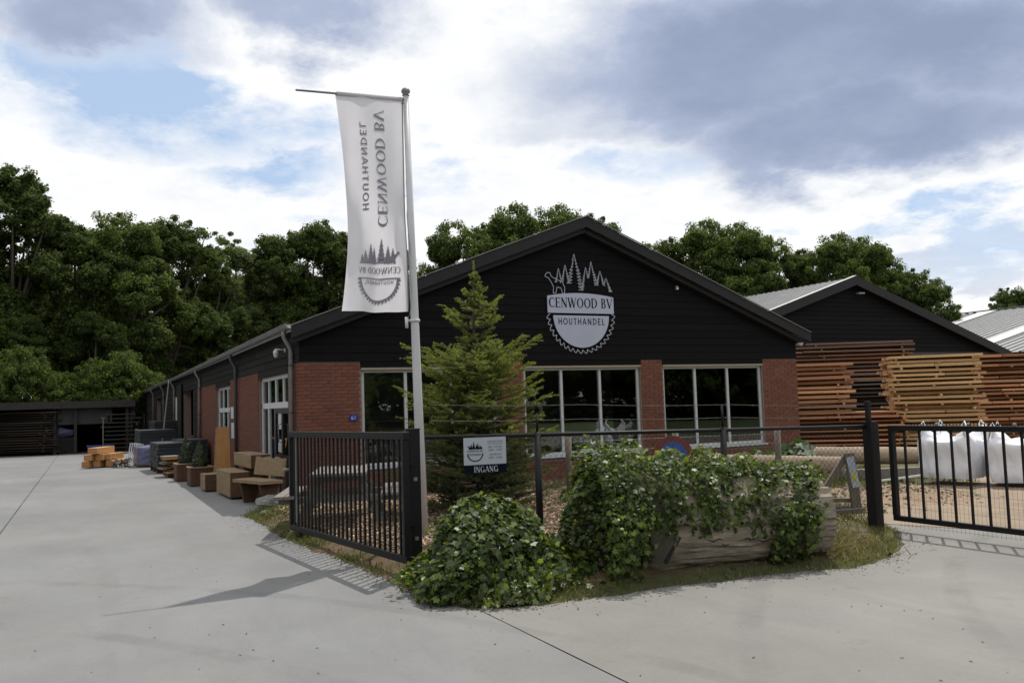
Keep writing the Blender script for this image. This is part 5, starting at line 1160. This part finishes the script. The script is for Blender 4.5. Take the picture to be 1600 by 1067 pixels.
# bench with live edge; long axis along the wall
t = thing('rustic_bench', 'chunky oak bench with live edge seat nearest the shop door', 'bench', (2.53, 15.72, 0), math.pi/2+.30); t.scale = (.86, .88, .92)
def wavy(x0, x1, y0, y1, z0, z1, amp, seed, axis='y'):
    mb = MB(); n = 14; pr = []
    for i in range(n+1):
        x = x0+(x1-x0)*i/n; w = amp*(math.sin(i*1.3+seed)+.5*math.sin(i*2.9+seed))
        pr.append((x, w))
    lo = [(x, y0+(w if axis == 'y' else 0), z1+(w if axis == 'z' else 0)) for x, w in pr]; hi = [(x, y1, z1) if axis == 'y' else (x, y1, z1+w) for x, w in pr]
    if axis == 'z': lo = [(x, y0, z1+w) for x, w in pr]
    V_ = []; 
    for (p, q2) in zip(lo, hi): V_ += [p, q2, (q2[0], q2[1], z0), (p[0], p[1], z0)]
    f = []
    for i in range(n):
        for k_ in range(4): f.append((4*i+k_, 4*i+(k_+1) % 4, 4*(i+1)+(k_+1) % 4, 4*(i+1)+k_))
    f += [(0, 3, 2, 1), (4*n, 4*n+1, 4*n+2, 4*n+3)]; return mb.add(V_, f)
part('seat', wavy(-.65, .65, .62*0+.02, -.42, .40, .46, .014, 1), M_oak, t)       # seat plank
bk = wavy(-.6, .6, -.0, -.055, 0, .34, .018, 3, 'z'); 
o = part('backrest', bk, M_oak, t); o.location = (0, -.42, .52); o.rotation_euler = (.16, 0, 0)
for x in (-.42, .42):
    part('leg', MB().prism([(-.02, .40), (-.46, .40), (-.34, 0), (-.12, 0)], lambda p: (x-.035, p[0], p[1]), lambda p: (x+.035, p[0], p[1])), M_oakend, t, bevel=.006)
    part('back_post', MB().beam((x, -.50, 0), (x, -.575, .80), .07, .09, (0, 1, 0)), M_oakend, t, bevel=.006)
# beam bench : big block with thinner block on top, thick solid
def solid(name, label, cat, c, d, m, rz=0., group=None, extra=None):
    t = thing(name, label, cat, (c[0], c[1], 0), rz, group); part('block_body', MB().box((0, 0, c[2]+d[2]/2), d), m, t, bevel=.008)
    for s in (-1, 1): part('runner', MB().box((0, s*(d[1]/2-.12), .02), (d[0]*.9, .08, .04)), M_dark, t)
    return t
def solid2(name, label, cat, c, d, m, rz=0.):
    t = thing(name, label, cat, (c[0], c[1], c[2]), rz); part('block_body', MB().box((0, 0, d[2]/2), d), m, t, bevel=.008); part('sawn_end', MB().box((0, -d[1]/2-.002, d[2]/2), (d[0]*.97, .006, d[2]*.97)), M_oakend, t); return t
solid2('oak_beam_block', 'large low oak beam block standing left of the rustic bench', 'beam', (2.54, 17.55, .04), (.36, 1.5, .46), M_oak, .03)
solid2('oak_beam_block', 'oak beam lying on top at the back of the large block', 'beam', (2.88, 17.45, .56), (.36, 1.7, .25), M_oak, .03)
t = thing('support_block', 'dark wooden support under the upper oak beam', 'block', (2.93, 17.5, 0)); part('support', MB().box((.03, 0, .27), (.24, 1.4, .54)), M_oakend, t); part('cap', MB().box((.03, 0, .549), (.2, 1.3, .016)), M_oakend, t)
solid2('wood_cube_seat', 'lower half of the small pair of oak cubes', 'block', (2.36, 19.15, .03), (.38, .62, .16), M_oak, .03)
solid2('wood_cube_seat', 'upper half of the small pair of oak cubes', 'block', (2.36, 19.15, .195), (.38, .62, .16), M_oak, .03)
# leaning orange board
t = thing('leaning_board', 'tall orange planed board leaning upright before the side window', 'board', (2.64, 19.6, 0)); part('board', MB().add([(-.18, 0, 0), (.17, 0, 0), (.15, .18, 1.30), (-.10, .18, 1.30), (-.18, .05, 0), (.17, .05, 0), (.15, .23, 1.30), (-.10, .23, 1.30)], [(0, 1, 2, 3), (7, 6, 5, 4), (0, 4, 5, 1), (1, 5, 6, 2), (2, 6, 7, 3), (3, 7, 4, 0)]), M_orange, t)
part('edge_band', MB().add([(-.20, -.004, 0), (-.183, -.004, 0), (-.103, .178, 1.30), (-.12, .178, 1.30), (-.20, .04, 0), (-.12, .22, 1.30)], [(0, 1, 2, 3), (0, 3, 5, 4)]), M_oak, t)
# planters
def planter(label, x, y, hc, sd_):
    t = thing('wooden_planter', label, 'planter', (x, y, 0), .04, 'wooden planters along the side wall'); t.scale = (.76, .9, .80); s = .30
    for i, (a, b_) in enumerate(((0, -1), (0, 1), (-1, 0), (1, 0))):
        for j in range(4):
            w = 2*s/4
            if a == 0: c_ = (-s+w*(j+.5), b_*s, .26); d_ = (w-.006, .035, .48)
            else: c_ = (a*s, -s+w*(j+.5), .26); d_ = (.035, w-.006, .48)
            part('plank', MB().box(c_, d_), M_oakend, t, bevel=.004)
    part('rim', MB().bb(-.34, .34, -.34, -.24, .50, .53).bb(-.34, .34, .24, .34, .50, .53).bb(-.34, -.24, -.24, .24, .50, .53).bb(.24, .34, -.24, .24, .50, .53), M_oak, t, bevel=.003)
    part('soil', MB().bb(-.24, .24, -.24, .24, .40, .48), M_dark, t)
    b = thing('boxwood_cone', label.replace('wooden planter', 'clipped boxwood cone in the planter'), 'shrub', (x, y, .385), 0, 'clipped boxwood cones')
    n = 3800; tt = RS.rand(n); a = RS.rand(n)*6.283; r = (.205*(1-tt)**.75*(.6+.4*np.minimum(1, tt*6)))*(.88+.16*RS.rand(n)); P = np.stack([x+r*np.cos(a), y+r*np.sin(a), .40+tt*hc], 1); Nn = np.stack([np.cos(a), np.sin(a), .5+0*a], 1)
    leaves_obj('foliage', P, Nn, .035, M_boxg, b, 'quad', .5)['kind'] = 'stuff'; part('inner_twigs', MB().lathe((0, 0, 0), [(.14, 0), (.16, .10), (.09, hc*.55), (.0, hc*.93)], 12), M_boxg, b)
planter('wooden planter nearer the shop door', 2.30, 20.75, .60, 1); planter('wooden planter farther from the shop door', 2.17, 22.5, .62, 2)
t = thing('offcut_pile', 'small pile of mixed timber offcuts behind the planters', 'wood pile', (2.02, 24.2, 0), .1); t.scale = (.75, .75, .78)
for i in range(12): part('offcut', MB().box((random.uniform(-.12, .12), random.uniform(-.25, .25), .06+.055*i), (random.uniform(.4, .65), .9, .05)), (M_oak, M_oakend, M_orange, M_table)[i % 4], t)
# charcoal stacks, wrapped pallet
def layer_stack(name, label, c, d, n, m, cat='stack', rz=.03, group=None):
    t = thing(name, label, cat, (c[0], c[1], 0), rz, group); hh = d[2]/n
    for i in range(n):
        for k_ in range(3): part('slab', MB().box((random.uniform(-.015, .015), -d[1]/3+k_*d[1]/3+random.uniform(-.01, .01), .12+hh*(i+.5)), (d[0], d[1]/3-.02, hh-.012)), m, t)
    for y in (-.35, 0, .35): part('pallet_block', MB().box((0, y*d[1], .055), (d[0], .1, .11)), M_oakend, t)
    return t
layer_stack('board_pallet', 'charcoal composite boards stacked on a pallet behind the planters', (2.17, 26.9), (.9, 2.4, .70), 7, M_char)
layer_stack('board_pallet', 'second charcoal board stack against the wall behind the first', (2.85, 28.6), (.75, 2.4, .72), 6, M_char)
layer_stack('board_pallet', 'taller dark stack beyond the wrapped pallet', (2.3, 35.2), (1.2, 2.4, .95), 7, M_char); layer_stack('board_pallet', 'highest dark stack close to the far wall', (2.9, 38.6), (1.0, 2.4, 1.25), 8, M_char)
t = thing('wrapped_pallet', 'pallet of boards in violet grey plastic wrap', 'pallet', (1.82, 30.2, 0), .03); t.scale = (.9, 1, .88); mb = MB(); n = 10
for f in range(n+1):
    for j in range(24): a = 2*math.pi*j/24; ca_, sa_2 = math.cos(a), math.sin(a); k_ = 1/max(abs(ca_), abs(sa_2))**.85; mb.v.append((ca_*k_*.48*(1+.03*math.sin(j*3+f)), sa_2*k_*.95*(1+.02*math.sin(j*5+f*2)), .08+.62*f/n+.02*math.sin(j*2.3)*(f/n)))
mb.f = [(i*24+j, i*24+(j+1) % 24, (i+1)*24+(j+1) % 24, (i+1)*24+j) for i in range(n) for j in range(24)]+[tuple(range(n*24, (n+1)*24))]; part('wrap', mb, M_wrap, t, True); part('pallet_base', MB().bb(-.45, .45, -.9, .9, 0, .1), M_oakend, t)
# white crates/frames
t = thing('metal_trestle', 'white metal trestle frames beside the wrapped pallet', 'trestle', (1.55, 33.0, 0), .1); t.scale = (.9, 1, .75)
for y in (-.9, -.45, 0, .45): 
    for x in (-.22, .22): part('leg', MB().beam((x, y, 0), (x*.5, y+.1, .85), .035, .035), M_white, t)
    part('crossbar', MB().beam((-.12, y+.1, .84), (.12, y+.1, .84), .035, .035), M_white, t)
# sunlit beams
g_ = gp(165, 731); rzb = math.atan2(rgt[1], rgt[0]); bms_ = [(-.36, 0, .30, .24), (.0, 0, .34, .24), (.36, -.02, .34, .24), (-.22, 0, .34, .24), (.16, 0, .36, .24), (-.04, 0, .38, .22)]
spec_ = [(-.42, .03, 'left beam of the bottom row of the sunlit pile'), (-.06, .03, 'middle beam of the bottom row of the sunlit pile'), (.42, .03, 'right beam of the bottom row of the sunlit pile'), (-.32, .28, 'left beam of the middle row of the sunlit pile'), (.05, .28, 'middle beam of the middle row of the sunlit pile'), (.30, .281, 'right beam of the middle row of the sunlit pile'), (-.10, .53, 'single topmost beam of the sunlit pile')]
for i, (x, zc, lb) in enumerate(spec_):
    c_ = np.array([g_[0], g_[1]+.7])+rgt*x*.72+fwd*(.15*(i % 3)-.1)
    t = thing('sawn_beam', lb, 'beam', (c_[0], c_[1], zc), rzb+.04*(i % 3-1), 'sunlit sawn beams in the yard'); w = (.24, .22, .28, .24, .24, .14, .30)[i]; t.location.z = zc*.84; t.scale = (1, 1, .84)
    part('timber', MB().box((0, 0, .115), (w, 1.1, .23)), M_beam, t, bevel=.008); part('end_grain', MB().box((0, -.552, .115), (w-.02, .006, .21)), mat('beam end grain', (.42, .20, .08), .8, .2, 14), t)
t = thing('steel_offcuts', 'tangle of dark metal scrap between the beams and the pallets', 'scrap pile', (.98, 30.0, 0)); t.scale = (.7, .8, .8); 
for i in range(26): a = random.uniform(0, 6.28); part('scrap', MB().beam((random.uniform(-.4, .4), random.uniform(-.6, .6), random.uniform(.02, .1)), (random.uniform(-.5, .5), random.uniform(-.7, .7), random.uniform(.05, .4)), .03, .03), (M_dark, M_zinc, M_char)[i % 3], t)
# leaning pole
t = thing('leaning_pole', 'long thin wooden pole leaning from the ground to the gutter', 'pole', (2.3, 32.5, 0)); part('pole', MB().tube([(0, 0, 0), (.78, 6.2, 3.02)], .028, 6), M_postw, t); part('tip', MB().tube([(.78, 6.2, 3.02), (.783, 6.22, 3.05)], .03, 6), M_postw, t)
# inside the shed
t = thing('covered_trailer', 'pale tarpaulin covered bundle in the dark shed', 'tarpaulin', tuple(dp(101, 672, 38.8)*[1, 1, 0]+[0, 0, 1.0]))
part('tarpaulin', MB().add([(-.45, 0, .35), (.1, -.1, .1), (.45, 0, .05), (.3, .1, -.2), (-.4, -.1, -.25), (-.1, -.25, -.05), (0, .5, .0)], [(0, 1, 5), (1, 2, 5), (2, 3, 5), (3, 4, 5), (4, 0, 5), (0, 6, 1), (1, 6, 2)]), M_wrap, t); part('rack', MB().bb(-.5, .5, .0, .5, -1.0, -.26), M_dark, t)
t = thing('blue_crate', 'blue plastic crate behind the sunlit beams', 'crate', tuple(dp(157, 700, 37)*[1, 1, 0])); part('crate_body', MB().bb(-.5, .5, -.3, .3, 0, .35), mat('blue plastic', (.02, .03, .16), .5), t); part('rim', MB().bb(-.53, .53, -.33, .33, .35, .40), mat('blue plastic', (.02, .03, .16), .5), t)
M_dkw = mat('dark old timber', (.03, .027, .024), .9, .3, 6)
t = thing('pallet_rack', 'stack of dark slatted racks at the shed corner', 'rack', tuple(dp(190, 690, 38)*[1, 1, 0]))
for i in range(9): part('slat', MB().box((random.uniform(-.2, .2), 0, .25+.18*i), (1.3, .8, .05)), M_dkw, t)
for x in (-.5, .5): part('upright', MB().box((x, .3, .9), (.07, .07, 1.8)), M_dkw, t)
t = thing('thin_post', 'thin grey post standing in front of the shed', 'post', tuple(dp(161, 690, 36.5)*[1, 1, 0])); part('shaft', MB().tube([(0, 0, 0), (0, 0, 1.55)], .02, 6), M_postw, t); part('head', MB().box((0, 0, 1.56), (.16, .04, .04)), M_postw, t)
# shop interior
for i, (x, y, w, h) in enumerate(((11.9, 17.2, 1.0, .8), (8.9, 17.8, 1.4, .75), (5.4, 18.2, 1.5, .75))):
    t = thing('display_table', ('display table with white cloths behind the east window', 'display table behind the middle window', 'display table behind the window near the corner')[i], 'table', (x, y, .03))
    part('tabletop', MB().box((0, 0, h), (w, .7, .05)), M_oak, t); 
    for a in (-1, 1):
        for b_ in (-1, 1): part('leg', MB().box((a*w*.45, b_*.3, h/2), (.06, .06, h)), M_oak, t)
t = thing('folded_cloth', 'white cloths hanging over the display table in the east window', 'cloth', (11.8, 16.8, 0)); part('cloth', MB().add([(-.35, 0, .85), (-.1, -.05, .9), (.15, 0, .84), (.4, -.04, .88), (.45, -.1, .5), (.1, -.15, .6), (-.05, -.12, .45), (-.4, -.1, .55)], [(0, 1, 6, 7), (1, 2, 5, 6), (2, 3, 4, 5)]), M_white, t); part('box', MB().bb(-.2, .3, .1, .4, .84, 1.05), M_orange, t)

# ------------------------------------------------------------------ chips, grass, litter (uncountable)
def scatter_boxes(name, pts, size, m):
    n = len(pts); P = np.array(pts); U = RS.normal(0, 1, (n, 3)); U[:, 2] *= .35; U /= np.linalg.norm(U, axis=1)[:, None]; Wv = np.cross(U, RS.normal(0, .25, (n, 3))+[0, 0, 1]); Wv /= np.linalg.norm(Wv, axis=1)[:, None]; Nv = np.cross(U, Wv)
    a = size*(.5+RS.rand(n))[:, None]; b = a*.38; c_ = a*.09
    cs = [(sx, sy, sz) for sz in (-1, 1) for sx, sy in ((-1, -1), (1, -1), (1, 1), (-1, 1))]
    V = np.stack([P+U*a*x+Wv*b*y+Nv*c_*z for x, y, z in cs], 1).reshape(-1, 3); o = np.arange(n)[:, None, None]*8; f = np.array([(0, 3, 2, 1), (4, 5, 6, 7), (0, 1, 5, 4), (1, 2, 6, 5), (2, 3, 7, 6), (3, 0, 4, 7)])[None]
    return tag(arr_obj(name, V, (f+o).reshape(-1, 4), m), kind='stuff')
X_ = RS.uniform(2.5, 10.5, 90000); Y_ = RS.uniform(7.6, 14.8, 90000)
k_ = (RS.rand(90000) < np.interp(X_, [2.5, 5, 8, 10.5], [1, 1, .5, .1])) & (poly_sd(X_, Y_, OUTL) > .35)
ch = np.stack([X_[k_], Y_[k_], 0*X_[k_]], 1)[:24000]
ch[:, 2] = np.maximum(0, bed_h(ch[:, 0], ch[:, 1]))+.008+RS.rand(len(ch))*.02
tag(scatter_boxes('wood_chips', ch, .022, M_chip), 'pale wood chips spread over the bed behind the gate', 'wood chips')
def blades(name, pts, h, m, wdt=.004, lay=.35):
    P = np.array(pts); n = len(P); P[:, 2] = np.maximum(0, bed_h(P[:, 0], P[:, 1])); d = RS.normal(0, lay, (n, 3)); d[:, 2] = 1; d /= np.linalg.norm(d, axis=1)[:, None]; l = (h*(.35+RS.rand(n)))[:, None]
    s_ = np.cross(d, RS.normal(0, 1, (n, 3))); s_ /= np.linalg.norm(s_, axis=1)[:, None]; s_ *= wdt; bend = RS.normal(0, .35, (n, 3)); bend[:, 2] = -.15
    mid = P+d*l*.55; tip_ = P+d*l+bend*l*.5
    V = np.stack([P-s_, P+s_, mid+s_*.8, tip_, mid-s_*.8], 1).reshape(-1, 3); return tag(arr_obj(name, V, np.arange(5*n).reshape(n, 5), m), kind='stuff')
n_ = 260000; X_ = RS.uniform(2.1, 9.6, n_); Y_ = RS.uniform(5.7, 15.2, n_); sd_ = poly_sd(X_, Y_, OUTL)
d_ = np.exp(-(np.maximum(0, sd_-.05)/.24)**2)*(.1+1.3*np.maximum(0, fbm(X_*2.5, Y_*2.5)-.36)/.4)
d_ = np.where((X_ > 4.3) & (X_ < 6.3), d_*.3, d_); d_ = np.where((X_ < 4.2) & (Y_ < 6.9), d_*1.8, d_)
d_ = np.where(X_ > 6.9, np.maximum(d_, .45*fbm(X_*2, Y_*2)*np.where(Y_ > 8.5, 1.3, 1)), d_)
d_ = np.where((X_ > 3.4) & (X_ < 6.9) & (sd_ > .5), d_*.05, d_); d_ = np.where(sd_ < -.05, 0, d_)
k_ = RS.rand(n_) < d_*.55; g_k = RS.rand(n_) < np.where(X_ < 6.6, .72, .5)
gpts = np.stack([X_, Y_, 0*X_], 1)[k_ & g_k]; spts = np.stack([X_, Y_, 0*X_], 1)[k_ & ~g_k]; print('grass', len(gpts), len(spts))
tag(blades('grass_tufts', gpts, .065, M_grass), 'short grass fringing the planting bed', 'grass'); tag(blades('dry_grass', spts, .075, M_straw, .0035, .9), 'dry straw coloured grass in the bed edge right of the log', 'grass')
x_ = []
for k in range(2000):
    q = gp(random.gauss(1300, 40), random.uniform(846, 878)); x_.append((q[0], q[1], 0))
tag(blades('dry_grass', x_, .12, M_straw, .004, 1.4), 'matted straw at the right end of the log', 'grass')
q_ = []
for k in range(900): 
    x = random.gauss(2.66, .18); y = random.gauss(13.9, .45); q_.append((x, y, 0))
tag(blades('grass_tufts', [p for p in q_ if p[0] > 2.3], .07, M_grass), 'bright grass tuft by the rocks at the shop corner', 'grass')
# far strips of grass behind the fence
f_ = []
for k in range(15000):
    x = random.uniform(8.4, 14); y = random.uniform(8.2, 13.5)
    if x > 9.6 and y < 9.9+(x-10)*.12+.4*math.sin(x*3): continue
    f_.append((x, y, 0))
tag(blades('grass_tufts', f_, .10, M_grass, .006), 'longer grass around the logs behind the fence', 'grass')
lt = []
for k in range(70):
    q = gp(random.uniform(0, 1600), random.uniform(860, 1066)); lt.append((q[0], q[1], .004))
for k in range(50):
    q = gp(random.uniform(1240, 1420), random.uniform(865, 905)+0); lt.append((q[0], q[1], .004))
tag(scatter_boxes('leaf_litter', [p for p in lt], .007, mat('dry litter', (.09, .07, .05), .9, .2, 9, rnd=.4, island=True)), 'dry leaf crumbs scattered over the concrete', 'litter')
n_ = 120000; X_ = RS.uniform(1.8, 8.6, n_); Y_ = RS.uniform(5.4, 15, n_); sd_ = poly_sd(X_, Y_, OUTL); k_ = (sd_ < .02) & (RS.rand(n_) < np.exp(sd_/.09)*.9)
ed_ = np.stack([X_[k_], Y_[k_], 0*X_[k_]+.004], 1)[:2600]; print('crumbs', len(ed_))
tag(scatter_boxes('edge_crumbs', ed_, .007, mat('soil crumbs', (.12, .10, .075), .95, .3, 9, rnd=.5, island=True)), 'soil crumbs and dry bits spilled on the concrete along the bed edge', 'litter')
db = []
for k in range(900): db.append((random.gauss(10.9, .7), random.gauss(9.6, .45), 0))
db = np.array(db); db[:, 2] = np.maximum(0, bed_h(db[:, 0], db[:, 1]))+.01
tag(scatter_boxes('bark_debris', db, .022, M_postw), 'bark scraps on the dirt heap behind the right gate', 'debris')

S.render.engine = 'CYCLES'
